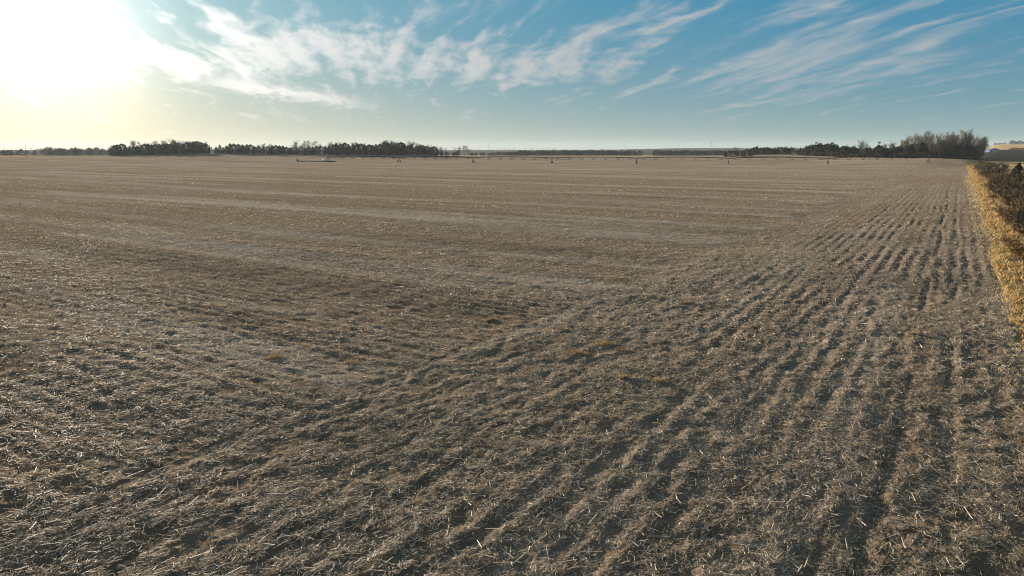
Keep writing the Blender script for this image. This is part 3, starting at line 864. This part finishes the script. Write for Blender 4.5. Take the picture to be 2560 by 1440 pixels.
row_of([(px, yt, ed(px) + U(4, 14), 'multi', U(0.8, 1.1)) for px, yt in ((2330, 350), (2345, 346), (2362, 348), (2376, 350), (2392, 345), (2408, 348), (2422, 352), (2438, 356), (2449, 366))],
       'lower leafless tree before the tall ones of the right-hand grove, %s from left', 'lower leafless trees of the right-hand grove')

# ------------------------------------------------------------------ trees on the hill beyond
row_of([(2453, 356, 1480, 'round_cedar', 1.3), (2460, 357, 1490, 'round_cedar', 1.3), (2484, 357.5, 1500, 'round_cedar', 1.6), (2492, 357, 1500, 'round_cedar', 1.6), (2500, 356.5, 1500, 'round_cedar', 1.6), (2508, 356, 1500, 'round_cedar', 1.6), (2520, 350, 1500, 'multi', 1.4), (2527, 350.5, 1500, 'round_cedar', 1.5), (2536, 354, 1500, 'round_cedar', 1.6), (2545, 351, 1500, 'round_cedar', 1.6), (2556, 353, 1500, 'round_cedar', 1.7)],
       'tiny dark tree on the skyline of the right-hand hill, %s from left', 'trees on the skyline of the right-hand hill')
row_of([(2526, 370, 1020, 'round_cedar', 2.0), (2534, 369, 1020, 'round_cedar', 2.0), (2542, 369, 1020, 'round_cedar', 2.0), (2551, 370, 1020, 'round_cedar', 2.0), (2559, 369, 1020, 'round_cedar', 2.0)],
       'dark clump at the foot of the hill right of the barn, %s from left', 'dark clumps right of the barn')

# woods on the far ridge: one hazy mass
def far_wood():
    rng = np.random.default_rng(5); segs = []
    for k in range(330):
        px = rng.choice([rng.uniform(1470, 1850), rng.uniform(1230, 1500), rng.uniform(-100, 1200), rng.uniform(1850, 2450)], p=[0.55, 0.15, 0.2, 0.1])
        dep = rng.uniform(1700, 2300) if px > 1400 else rng.uniform(3600, 4200)
        x, y = px_at(px, dep); z = float(land(np.array([x]), np.array([y]))[0]); h = rng.uniform(7, 13) * (1.0 if dep < 3000 else 1.2)
        base = np.array([x, y, z])
        segs.append((base, base + [0, 0, h * 0.7], 0.5, 0.25))
        for j in range(26):
            t = rng.random() * 6.28; z0 = rng.uniform(0.1, 0.7) * h; ln = rng.uniform(0.2, 0.42) * h
            a = base + np.array([0, 0, z0]); segs.append((a, a + np.array([math.cos(t) * ln * 0.8, math.sin(t) * ln * 0.8, ln * 0.7]), 0.30, 0.16))
    o = obj('distant_woods', tube_mesh('distant_woods', segs, M['twig'], 3))
    tag(o, 'hazy leafless woods along the far ridge on the horizon', 'woods', kind='stuff')
far_wood()

# ------------------------------------------------------------------ dry margin on the right: grass and brush
def blades(name, label, l0, l1, a0, a1, n, hgt, cols, lean=0.45, wid=0.012, fall=0.6, anywhere=False):
    u = RNG.random(n)
    e = 1 - fall
    a = a0 + ((u * ((a1 - a0 + 12) ** e - 12 ** e) + 12 ** e) ** (1 / e) - 12)
    l = l0 + (l1 - l0) * RNG.random(n)
    x, y = from_la(l, a)
    cl = fbm(x / 0.9, y / 0.9, 71, 3)
    keep = ((~in_field(x, y)) | (anywhere & (RNG.random(n) < sstep(l, l0, l1)))) & (RNG.random(n) < 0.65 + 0.9 * cl)
    x, y, l, a, cl = x[keep], y[keep], l[keep], a[keep], cl[keep]; n = len(x)
    r = np.hypot(x, y)
    z = ground_z(x, y); h = hgt * RNG.gamma(6, 1 / 6, n) * (0.8 + 0.5 * cl)
    w = wid * (1 + r / 22.0)
    t = RNG.random(n) * 6.28; ln = lean * (0.4 + RNG.random(n))
    top = np.stack([x + np.cos(t) * h * ln, y + np.sin(t) * h * ln, z + h], 1)
    s = RNG.random(n) * 3.14
    sd = np.stack([np.cos(s), np.sin(s), 0 * s], 1) * w[:, None]
    b = np.stack([x, y, z - 0.02], 1)
    mid = (b + top) / 2 + np.stack([-np.cos(t), -np.sin(t), 0 * t], 1) * (h * ln * 0.12)[:, None]
    V = np.stack([b - sd, b + sd, mid + sd * 0.8, mid - sd * 0.8, top], 1).reshape(-1, 3)
    k = (np.arange(n) * 5)[:, None]
    c = np.asarray(cols)[RNG.integers(0, len(cols), n)] * RNG.uniform(0.75, 1.25, (n, 1))
    me = mesh_np(name, V, quads=k + np.array([[0, 1, 2, 3]]), tris=k + np.array([[3, 2, 4]]), mat=M['grass'], tint=np.repeat(c, 5, 0))
    return tag(obj(name, me), label, 'grass', kind='stuff')

GOLD = [(0.46, 0.30, 0.12), (0.52, 0.355, 0.155), (0.38, 0.245, 0.095), (0.33, 0.22, 0.09), (0.21, 0.15, 0.07), (0.46, 0.33, 0.15)]
RUST = [(0.22, 0.14, 0.055), (0.16, 0.11, 0.05), (0.28, 0.18, 0.065), (0.11, 0.085, 0.045)]
DULL = [(0.40, 0.31, 0.15), (0.30, 0.25, 0.13), (0.22, 0.20, 0.09), (0.50, 0.39, 0.19)]
GREEN = [(0.10, 0.13, 0.045), (0.14, 0.16, 0.06), (0.20, 0.19, 0.08), (0.30, 0.26, 0.12)]
blades('dry_grass', 'golden dry grass strip along the right edge of the field', EDGE_L - 0.6, 5.5, 0, 420, 52000, 0.19, GOLD, 1.1)
blades('straggling_grass', 'thin dull grass straggling from the dry strip into the field edge', EDGE_L - 1.6, EDGE_L + 0.9, 8, 260, 20000, 0.15, DULL, 0.9, 0.006, 0.6, True)
blades('rough_grass', 'taller brown rough grass between the shrubs on the right', 5.0, 17.0, 20, 420, 46000, 0.70, RUST, 0.5, 0.014)

def weeds_flare_green():  # sparse weeds, thickened so that their green stands in for lens flare
    x0 = RNG.uniform(4.0, 13.5, 26000); l0 = RNG.uniform(-2.4, EDGE_L + 1.0, 26000)
    x, y = from_la(l0, x0 + 3); cl = fbm(x / 1.1, y / 1.1, 77, 3)
    k = RNG.random(26000) < np.clip(0.3 + 1.1 * cl, 0, 1) * sstep(l0, -2.6, 0.6) * sstep(-x0, -13.5, -8); x, y = x[k], y[k]; n = len(x)
    z = ground_z(x, y, 0.05); h = RNG.uniform(0.05, 0.15, n); t = RNG.random(n) * 6.28; sd = RNG.random(n) * 3.14
    b = np.stack([x, y, z - 0.01], 1); w = np.stack([np.cos(sd), np.sin(sd), 0 * sd], 1) * 0.007
    top = b + np.stack([np.cos(t) * h * 0.8, np.sin(t) * h * 0.8, h], 1)
    V = np.stack([b - w, b + w, top], 1).reshape(-1, 3)
    c = np.asarray(GREEN)[RNG.integers(0, 4, n)]
    me = mesh_np('flare_green_weeds', V, tris=(np.arange(n) * 3)[:, None] + np.array([[0, 1, 2]]), mat=M['grass'], tint=np.repeat(c, 3, 0))
    tag(obj('flare_green_weeds', me), 'short weeds in the near right corner of the field, their green standing in for lens flare', 'weeds', kind='stuff')
weeds_flare_green()

# shrubs of the margin: (photo x, photo y of the foot, height m, relative width, kind, label)
SH = [(2440, 423, 2.0, 0.9, 'round_cedar', 'small dark cedar at the far end of the dry grass strip'),
      (2452, 414, 2.6, 1.0, 'brush_red', 'rusty bush where the dry grass strip meets the grove'),
      (2466, 417, 2.6, 1.2, 'brush', 'grey-brown bush next after the rusty bush by the grove'),
      (2487, 421, 3.4, 1.3, 'brush', 'broad grey-olive bush before the slope coloured dark for shade'),
      (2512, 424, 3.4, 1.3, 'brush', 'broad grey-olive bush before the tan field at the right'),
      (2476, 432, 1.8, 1.2, 'brush', 'low grey bush left of the two dark cedars'),
      (2494, 452, 2.9, 0.9, 'cedar', 'dark cedar in the margin, the left one of two'),
      (2541, 462, 5.0, 0.9, 'cedar', 'tallest dark cedar of the margin at the right edge'),
      (2518, 500, 3.4, 1.2, 'brush', 'large rounded grey-olive bush under the tallest cedar'),
      (2556, 508, 3.6, 1.1, 'brush', 'large rounded bush cut by the right edge under the cedar'),
      (2482, 498, 1.0, 1.2, 'brush_red', 'knee-high rusty bush left of the large grey-olive bush'),
      (2530, 566, 2.6, 1.2, 'brush_red', 'rusty brown bush halfway down the margin'),
      (2556, 575, 3.0, 1.0, 'brush', 'brown bush behind the rusty one at the right edge'),
      (2512, 545, 1.2, 1.2, 'brush_red', 'small rusty bush at the inner side of the margin'),
      (2562, 655, 2.2, 1.1, 'brush_red', 'nearest rusty bush at the right edge of the picture')]
for px, py, h, w, kind, lab in SH:
    x, y = px_ground(px, py)
    plant(kind, x, y, h, w, lab, 'shrubs of the dry margin')
thicket = []
for k in range(95):
    a_ = 38 + 330 * (k / 94) ** 1.7 + U(-2, 2); l_ = 5.7 + abs(random.gauss(0, 1)) * 3.4 + 0.004 * a_
    thicket.append((a_, l_))
for k, (a_, l_) in enumerate(sorted(thicket)):
    x, y = from_la(l_, a_)
    plant(random.choice(('brush', 'brush', 'brush', 'brush_red')), x, y, U(1.3, 3.0), U(1.0, 1.5), 'brown shrub of the thicket outside the golden strip, %s from the near end' % ordw(k + 1), 'thicket outside the golden strip')

# ------------------------------------------------------------------ centre-pivot irrigator
def seg(a, b, r, r2=None): return (np.array(a, float), np.array(b, float), r, r if r2 is None else r2)

def wheel_meshes():
    R, w = 0.72, 0.34; n = 20
    prof = [(0.40, -w / 2 + 0.03), (0.62, -w / 2), (R, -w / 2 + 0.07), (R + 0.02, 0.0), (R, w / 2 - 0.07), (0.62, w / 2), (0.40, w / 2 - 0.03)]
    def lathe(prof, closed=True):
        V = []; q = []
        for i in range(n):
            t = 2 * math.pi * i / n
            for r, yy in prof: V.append((r * math.cos(t), yy, r * math.sin(t)))
        m = len(prof)
        for i in range(n):
            for k in range(m if closed else m - 1):
                q.append((i * m + k, ((i + 1) % n) * m + k, ((i + 1) % n) * m + (k + 1) % m, i * m + (k + 1) % m))
        return V, q
    V, q = lathe(prof)
    for i in range(n):                 # lugs of the tread
        t = 2 * math.pi * (i + 0.5) / n; b = len(V)
        for rr in (R - 0.01, R + 0.06):
            for yy, dt in ((-w / 2 + 0.02, -0.04), (w / 2 - 0.02, 0.10), (w / 2 - 0.02, 0.16), (-w / 2 + 0.02, 0.04)):
                V.append((rr * math.cos(t + dt), yy, rr * math.sin(t + dt)))
        q += [(b + 4, b + 5, b + 6, b + 7), (b, b + 1, b + 5, b + 4), (b + 1, b + 2, b + 6, b + 5), (b + 2, b + 3, b + 7, b + 6), (b + 3, b, b + 4, b + 7)]
    tyre = mesh_np('tyre', np.array(V), quads=q, mat=M['rubber'])
    V, q = lathe([(0.06, -0.10), (0.41, -0.02), (0.42, 0.05), (0.06, 0.10)])
    rim = mesh_np('rim', np.array(V), quads=q, mat=M['steel'])
    return tyre, rim

TYRE, RIM = wheel_meshes()
T_PX = [820, 997, 1183, 1380, 1592, 1822, 2071, 2322]
T_D = [491 - 15.1 * t for t in range(8)]
TP = []
for px, dp in zip(T_PX, T_D):
    x, y = px_at(px, dp); TP.append(np.array([x, y, float(land(np.array([x]), np.array([y]))[0])]))
irr = obj('centre_pivot_irrigator', None, None, tuple(TP[0]))
tag(irr, 'long wheeled sprinkler arm standing across the far side of the field', 'irrigator')
ORG = TP[0]
PIPE_H = 3.35
def part(name, segs, parent, mat='steel', sides=6):
    return obj(name, tube_mesh(name, segs, M[mat], sides), parent)
line_dir = (TP[6] - TP[1]); line_dir[2] = 0; line_dir /= np.linalg.norm(line_dir)
perp = np.array([-line_dir[1], line_dir[0], 0.0])
ROLL = [0.5, 0.35, 0.15, -0.1, -0.35, -0.55, -0.6]
for t in range(1, 8):
    P = TP[t] - ORG
    tw = obj('drive_tower', None, irr, tuple(P))
    top = np.array([0, 0, PIPE_H])
    for s in (-1, 1):
        for e in (-1, 1):
            part('leg', [seg(top + line_dir * 0.45 * e, perp * s * 1.9 + line_dir * 0.12 * e + np.array([0, 0, 0.75]), 0.06)], tw)
        for kname, me in (('tyre', TYRE), ('rim', RIM)):
            o = obj(kname, me, tw, tuple(perp * s * 2.0 + np.array([0, 0, 0.70])), math.atan2(perp[1], perp[0]) + ROLL[t - 1] * 0.2)
    part('base_beam', [seg(perp * -2.1 + np.array([0, 0, 0.85]), perp * 2.1 + np.array([0, 0, 0.85]), 0.11)], tw)
    part('cross_brace', [seg(perp * -1.1 + np.array([0, 0, 2.2]), perp * 1.1 + np.array([0, 0, 2.2]), 0.05), seg(perp * -1.1 + np.array([0, 0, 2.2]), perp * 1.9 + np.array([0, 0, 0.85]), 0.04)], tw)
    bm = bmesh.new(); bmesh.ops.create_cube(bm, size=1.0); bmesh.ops.bevel(bm, geom=bm.edges[:], offset=0.08, segments=1, affect='EDGES')
    me = bpy.data.meshes.new('control_box'); bm.to_mesh(me); bm.free(); me.materials.append(M['dark_metal'])
    obj('control_box', me, tw, (0.5, 0, PIPE_H + 0.1), 0, (0.35, 0.3, 0.5))
def span(A, B, n_v):
    """one bowed pipe length with its V struts and the rods beneath"""
    A = A - ORG; B = B - ORG
    sp = obj('span', None, irr, tuple(A))
    L = B - A; za = np.array([0, 0, PIPE_H])
    def pt(f): return L * f + za + np.array([0, 0, 0.62 * (1 - (2 * f - 1) ** 2)])
    def bow(f): return pt(f) - np.array([0, 0, 0.25 + 1.55 * (1 - (2 * f - 1) ** 4)])
    fs = np.linspace(0, 1, 25)
    part('pipe', [seg(pt(a), pt(b), 0.22) for a, b in zip(fs[:-1], fs[1:])], sp, 'steel', 8)
    us = [(k + 0.5) / n_v for k in range(n_v)]
    for s in (-1, 1):
        pts = [pt(0) + np.array([0, 0, -0.2])] + [bow(u) + perp * 0.9 * s for u in us] + [pt(1) + np.array([0, 0, -0.2])]
        part('truss_rod', [seg(a, b, 0.04) for a, b in zip(pts[:-1], pts[1:])], sp, 'steel', 4)
    dl = 1.9 / np.linalg.norm(L)
    for u in us:
        b1, b2 = bow(u) + perp * 0.9, bow(u) - perp * 0.9
        sg = [seg(pt(u - dl / 2 * 1.6), b1, 0.085), seg(pt(u + dl / 2 * 1.6), b1, 0.085), seg(pt(u - dl / 2 * 1.6), b2, 0.085), seg(pt(u + dl / 2 * 1.6), b2, 0.085), seg(b1, b2, 0.05)]
        part('strut', sg, sp, 'steel', 4)
for t in range(7): span(TP[t], TP[t + 1], 7)
E = TP[7] + (TP[7] - TP[6]) * 0.45
E[2] = float(land(E[None, 0], E[None, 1])[0])
ov = obj('overhang', None, irr, tuple(TP[7] - ORG))
d = E - TP[7]; part('pipe', [seg((0, 0, PIPE_H), d * np.array([1, 1, 0]) + np.array([0, 0, PIPE_H + 0.6]), 0.10)], ov)
part('mast_post', [seg((0, 0, PIPE_H), (0, 0, PIPE_H + 1.6), 0.06)], ov); part('stay_cable', [seg((0, 0, PIPE_H + 1.6), d * np.array([1, 1, 0]) + np.array([0, 0, PIPE_H + 0.7]), 0.03)], ov)
pv = obj('pivot_point', None, irr, (0, 0, 0))
for sx in (-1, 1):
    for sy in (-1, 1): part('leg', [seg((sx * 1.5, sy * 1.5, 0), (sx * 0.35, sy * 0.35, 3.4), 0.08)], pv)
part('riser_pipe', [seg((0, 0, 0), (0, 0, 4.3), 0.13)], pv); part('cross_brace', [seg((-1.1, -1.1, 1.2), (1.1, -1.1, 1.2), 0.05), seg((-1.1, 1.1, 1.2), (1.1, 1.1, 1.2), 0.05), seg((-1.1, -1.1, 1.2), (-1.1, 1.1, 1.2), 0.05), seg((1.1, -1.1, 1.2), (1.1, 1.1, 1.2), 0.05)], pv)

def bm_obj(name, build, mat, parent=None, loc=(0, 0, 0), rz=0.0, smooth=False):
    bm = bmesh.new(); build(bm)
    me = bpy.data.meshes.new(name); bm.to_mesh(me); bm.free(); me.materials.append(M[mat])
    if smooth: me.polygons.foreach_set('use_smooth', [True] * len(me.polygons))
    return obj(name, me, parent, loc, rz)
def box(bm, c, s, bev=0.0):
    g = bmesh.ops.create_cube(bm, size=1.0)['verts']
    for v in g: v.co = Vector((v.co.x * s[0] + c[0], v.co.y * s[1] + c[1], v.co.z * s[2] + c[2]))
    if bev: bmesh.ops.bevel(bm, geom=list({e for v in g for e in v.link_edges}), offset=bev, segments=1, affect='EDGES')
def gz(x, y): return float(land(np.array([x]), np.array([y]))[0])

# white tank on a skid by the pivot
x, y = px_at(811, 489); tk = obj('white_tank', None, None, (x, y, gz(x, y)))
tag(tk, 'small white tank on the ground beside the pivot of the sprinkler arm', 'tank')
def _tank(bm):
    prof = [(0.0, -1.25), (0.55, -1.2), (0.78, -1.0), (0.82, 0), (0.78, 1.0), (0.55, 1.2), (0.0, 1.25)]; n = 16; rows = []
    for r, xx in prof:
        rows.append([bm.verts.new((xx, r * math.cos(2 * math.pi * i / n), 1.05 + r * math.sin(2 * math.pi * i / n))) for i in range(n)] if r > 0 else [bm.verts.new((xx, 0, 1.05))])
    for a, b in zip(rows[:-1], rows[1:]):
        for i in range(n):
            if len(a) == 1: bm.faces.new((a[0], b[i], b[(i + 1) % n]))
            elif len(b) == 1: bm.faces.new((a[i], b[0], a[(i + 1) % n]))
            else: bm.faces.new((a[i], b[i], b[(i + 1) % n], a[(i + 1) % n]))
bm_obj('shell', _tank, 'white_paint', tk, smooth=True)
for s in (-1, 1): bm_obj('cradle', lambda bm: box(bm, (s * 0.7, 0, 0.2), (0.15, 1.4, 0.44), 0.02), 'dark_metal', tk)
bm_obj('lid', lambda bm: box(bm, (0, 0, 1.92), (0.35, 0.35, 0.12), 0.03), 'dark_metal', tk)
# earth pad of the pivot
x, y = TP[0][0] + 1.2, TP[0][1] - 1.5
def _pad(bm):
    n = 22; rings = []
    for r, z in ((5.0, -0.15), (3.6, 0.35), (1.9, 0.62), (0.0, 0.7)):
        rings.append([bm.verts.new((r * math.cos(2 * math.pi * i / n) * U(0.9, 1.1), 0.7 * r * math.sin(2 * math.pi * i / n) * U(0.9, 1.1), z * U(0.85, 1.15) + 0.02)) for i in range(n)] if r else [bm.verts.new((0, 0, z))])
    for a, b in zip(rings[:-1], rings[1:]):
        for i in range(n):
            bm.faces.new((a[i], a[(i + 1) % n], b[(i + 1) % n], b[i]) if len(b) > 1 else (a[i], a[(i + 1) % n], b[0]))
mo = bm_obj('earth_mound', _pad, 'dark_earth_shade', None, (x, y, gz(x, y)), smooth=True)
tag(mo, 'low dark earth mound under the pivot of the sprinkler arm', 'mound')
# pump stand and feed pipe to the left of the pivot
x2, y2 = px_at(743, 493); ps = obj('pump_stand', None, None, (x2, y2, gz(x2, y2)))
tag(ps, 'dark upright pump stand left of the pivot, at the end of the feed pipe', 'pump')
bm_obj('base_plate', lambda bm: box(bm, (0, 0, 0.12), (1.6, 1.2, 0.28), 0.03), 'dark_metal', ps)
bm_obj('motor', lambda bm: box(bm, (-0.2, 0, 1.1), (0.75, 0.75, 1.7), 0.12), 'dark_metal', ps)
bm_obj('discharge_head', lambda bm: box(bm, (0.55, 0, 0.55), (0.8, 0.5, 0.6), 0.1), 'dark_metal', ps)
fp = obj('feed_pipe', tube_mesh('feed_pipe', [seg((0, 0, 0.2), (x - x2 - 5, y - y2, 0.2 + gz(x, y) - gz(x2, y2)), 0.22)], M['dark_metal'], 8), None, (x2 + 0.9, y2, gz(x2, y2)))
tag(fp, 'dark pipe lying on the ground between pump stand and pivot mound', 'pipe')

# ------------------------------------------------------------------ poles, masts, barn
def pole(px, ytop, dep, label):
    x, y = px_at(px, dep); z = gz(x, y); h = _zpx(px, ytop, dep) - z
    p = obj('utility_pole', None, None, (x, y, z)); tag(p, label, 'pole', 'utility poles')
    part('post', [seg((0, 0, -0.3), (0, 0, h), 0.20, 0.14)], p, 'wood', 8)
    part('crossarm', [seg((-1.2, 0.2, h - 0.8), (1.2, 0.2, h - 0.8), 0.09)], p, 'wood', 4)
    for s in (-1.05, -0.4, 0.4, 1.05): part('insulator', [seg((s, 0.2, h - 0.7), (s, 0.2, h - 0.45), 0.06, 0.04)], p, 'white_paint', 6)
pole(66, 361, 640, 'thin wooden utility pole near the left edge of the picture')
pole(241, 367, 700, 'thin wooden utility pole left of the left tree line')
def mast(px, ytop, dep, label):
    x, y = px_at(px, dep); z = gz(x, y); h = _zpx(px, ytop, dep) - z
    p = obj('radio_mast', None, None, (x, y, z)); tag(p, label, 'mast', 'radio masts')
    cs = [np.array([math.cos(t), math.sin(t), 0]) * 1.1 for t in (0.3, 2.4, 4.5)]
    for c in cs: part('leg', [seg(c, c * 0.6 + np.array([0, 0, h]), 0.28, 0.22)], p, 'mast', 4)
    sg = []
    nb = 16
    for k in range(nb):
        for i in range(3):
            f0, f1 = k / nb, (k + 1) / nb
            sg.append(seg(cs[i] * (1 - 0.4 * f0) + np.array([0, 0, h * f0]), cs[(i + 1) % 3] * (1 - 0.4 * f1) + np.array([0, 0, h * f1]), 0.14))
    part('lattice', sg, p, 'mast', 3)
    part('antenna', [seg((0, 0, h - 1), (0, 0, h + 5), 0.2, 0.1)], p, 'mast', 4)
mast(1221, 353, 3900, 'faint lattice radio mast on the ridge left of centre')
mast(1777, 350, 3500, 'faint lattice radio mast on the ridge right of centre')

x, y = px_at(2467, 1000); bn = obj('barn', None, None, (x, y, gz(x, y) - 0.3), 0.15)
tag(bn, 'pale blue metal barn with a low gable at the foot of the hill', 'barn')
bw, bd, eh, rh = 8.6, 13.0, 2.9, 5.4
def _walls(bm):
    pts = [(-bw, 0), (bw, 0), (bw, eh), (0, rh), (-bw, eh)]
    f = [bm.verts.new((a, -bd, b)) for a, b in pts]; k = [bm.verts.new((a, bd, b)) for a, b in pts]
    bm.faces.new(f); bm.faces.new(k[::-1])
    bm.faces.new((f[0], f[4], k[4], k[0])); bm.faces.new((f[1], k[1], k[2], f[2]))
bm_obj('wall', _walls, 'shed_wall', bn)
for s in (-1, 1):
    def _roof(bm):
        a = [(s * (bw + 0.5), eh - 0.12), (0, rh + 0.05), (0, rh + 0.22), (s * (bw + 0.5), eh + 0.05)]
        f = [bm.verts.new((p, -bd - 0.5, q)) for p, q in a]; k = [bm.verts.new((p, bd + 0.5, q)) for p, q in a]
        bm.faces.new(f); bm.faces.new(k[::-1])
        for i in range(4): bm.faces.new((f[i], k[i], k[(i + 1) % 4], f[(i + 1) % 4]))
        bmesh.ops.recalc_face_normals(bm, faces=bm.faces[:])
    bm_obj('roof_slope', _roof, 'shed_roof', bn)
bm_obj('door', lambda bm: box(bm, (0, -bd - 0.06, 1.3), (4.2, 0.1, 2.6), 0.02), 'white_paint', bn)

# ------------------------------------------------------------------ clumps of dry weed in the field
def weed(px, py, w, label):
    x, y = px_ground(px, py); z = float(ground_z(np.array([x]), np.array([y]))[0])
    rng = np.random.default_rng(int(px * 7 + py)); n = 420
    t = rng.random(n) * 6.28; rr = rng.random(n) ** 0.8 * w * (0.7 + 0.3 * np.sin(t * 3 + px))
    b = np.stack([rr * np.cos(t), rr * np.sin(t) * 0.6, -0.03 + 0 * t], 1)
    d = rng.normal(0, 1, (n, 3)); d[:, 2] = np.abs(d[:, 2]) * 0.8 + 0.15; d /= np.linalg.norm(d, axis=1)[:, None]
    ln = rng.uniform(0.04, 0.17, n) * (1.2 - 0.7 * rr / w) * rng.choice([0.6, 1.0, 1.5], n)
    V, q = tubes(b, b + d * ln[:, None] + np.array([0, 0, 0.03]), np.full(n, 0.009), np.full(n, 0.005))
    c = np.array([(0.56, 0.42, 0.24), (0.48, 0.35, 0.20), (0.62, 0.48, 0.29)])[rng.integers(0, 3, n)]
    o = obj('weed_clump', mesh_np('weed_clump', V, quads=q, mat=M['weed'], tint=np.repeat(c, 6, 0)), None, (x, y, z))
    tag(o, label, 'weed', 'orange weed clumps')
weed(1440, 886, 0.75, 'orange dry weed clump in mid field, leftmost of the three close together')
weed(1514, 862, 0.55, 'orange dry weed clump in mid field, farthest of the three close together')
weed(1558, 876, 0.50, 'orange dry weed clump in mid field, rightmost of the three close together')
weed(690, 895, 0.60, 'orange dry weed clump alone in the left half of the field')
weed(1720, 757, 0.45, 'small orange weed clump among the rows behind the close three')
weed(1652, 957, 0.35, 'small tan weed clump among the rows before the close three')
weed(1560, 948, 0.30, 'tiny orange weed clump just below the close three')
weed(2286, 838, 0.35, 'orange weed tuft beside the dark wheel furrow on the right')
weed(878, 906, 0.40, 'orange weed clump right of the lone one in the left half')
weed(1230, 796, 0.35, 'tiny orange weed tuft near the middle of the field')

# ------------------------------------------------------------------ loose stalks that lie nearest, each on its own
def stalk_mesh(seed):
    rng = np.random.default_rng(seed); L = rng.uniform(0.22, 0.42); r = rng.uniform(0.0075, 0.0105)
    pts = [np.zeros(3)]; d = np.array([1.0, 0, 0])
    nk = 4; kink = rng.integers(1, nk)
    for k in range(nk):
        if k == kink: d = d + np.array([0, rng.normal(0, 0.5), rng.uniform(0.0, 0.25)]); d /= np.linalg.norm(d)
        pts.append(pts[-1] + d * L / nk)
    c = np.mean(pts, 0); pts = [p - c for p in pts]
    sg = []
    for k in range(nk):
        sg.append((pts[k], pts[k + 1], r * (1 - 0.1 * k), r * (1 - 0.1 * (k + 1))))
        if k: sg.append((pts[k] - (pts[k + 1] - pts[k]) * 0.04, pts[k] + (pts[k + 1] - pts[k]) * 0.04, r * 1.25, r * 1.2))   # the joints of the stalk
    return tube_mesh('corn_stalk', sg, M['stalk'], 5)
SM = [stalk_mesh(300 + k) for k in range(10)]
spots = []
while len(spots) < 300:
    px, py = U(10, 2480), 1440 - abs(random.gauss(0, 210)) - 8
    x, y = px_ground(px, py)
    if py > 900 and bool(in_field(np.array([x]), np.array([y]))[0]): spots.append((x, y))
sx = np.array(spots); szz = ground_z(sx[:, 0], sx[:, 1], 0.05); sang = row_dir(sx[:, 0], sx[:, 1], 0.9)
for (x, y), z, a in zip(spots, szz, sang):
    o = obj('corn_stalk', random.choice(SM), None, (x, y, z + U(0.035, 0.07)), 0)
    o.rotation_euler = (U(-0.4, 0.4), random.gauss(0, 0.15), a)
    tag(o, 'one of the large broken stalk pieces lying loose in the nearest rows', 'stalk', 'large loose stalk pieces in the nearest rows')

# ------------------------------------------------------------------ air
def _haze():
    bm = bmesh.new(); bmesh.ops.create_cube(bm, size=1.0)
    for v in bm.verts: v.co = Vector((v.co.x * 16000, v.co.y * 16000, v.co.z * 170 + 5))
    me = bpy.data.meshes.new('haze'); bm.to_mesh(me); bm.free()
    m = bpy.data.materials.new('haze'); m.use_nodes = True
    T = NT(m.node_tree); T.n.clear(); out = T.new('ShaderNodeOutputMaterial')
    pv = T.new('ShaderNodeVolumePrincipled'); pv.inputs['Color'].default_value = (0.52, 0.60, 0.68, 1.0)
    pv.inputs['Density'].default_value = HAZE; pv.inputs['Anisotropy'].default_value = 0.15
    T.l.new(pv.outputs[0], out.inputs['Volume']); me.materials.append(m)
    return tag(obj('haze', me), 'thin morning haze over the whole plain', 'haze', kind='stuff')
HAZE = 0.00006
_haze()
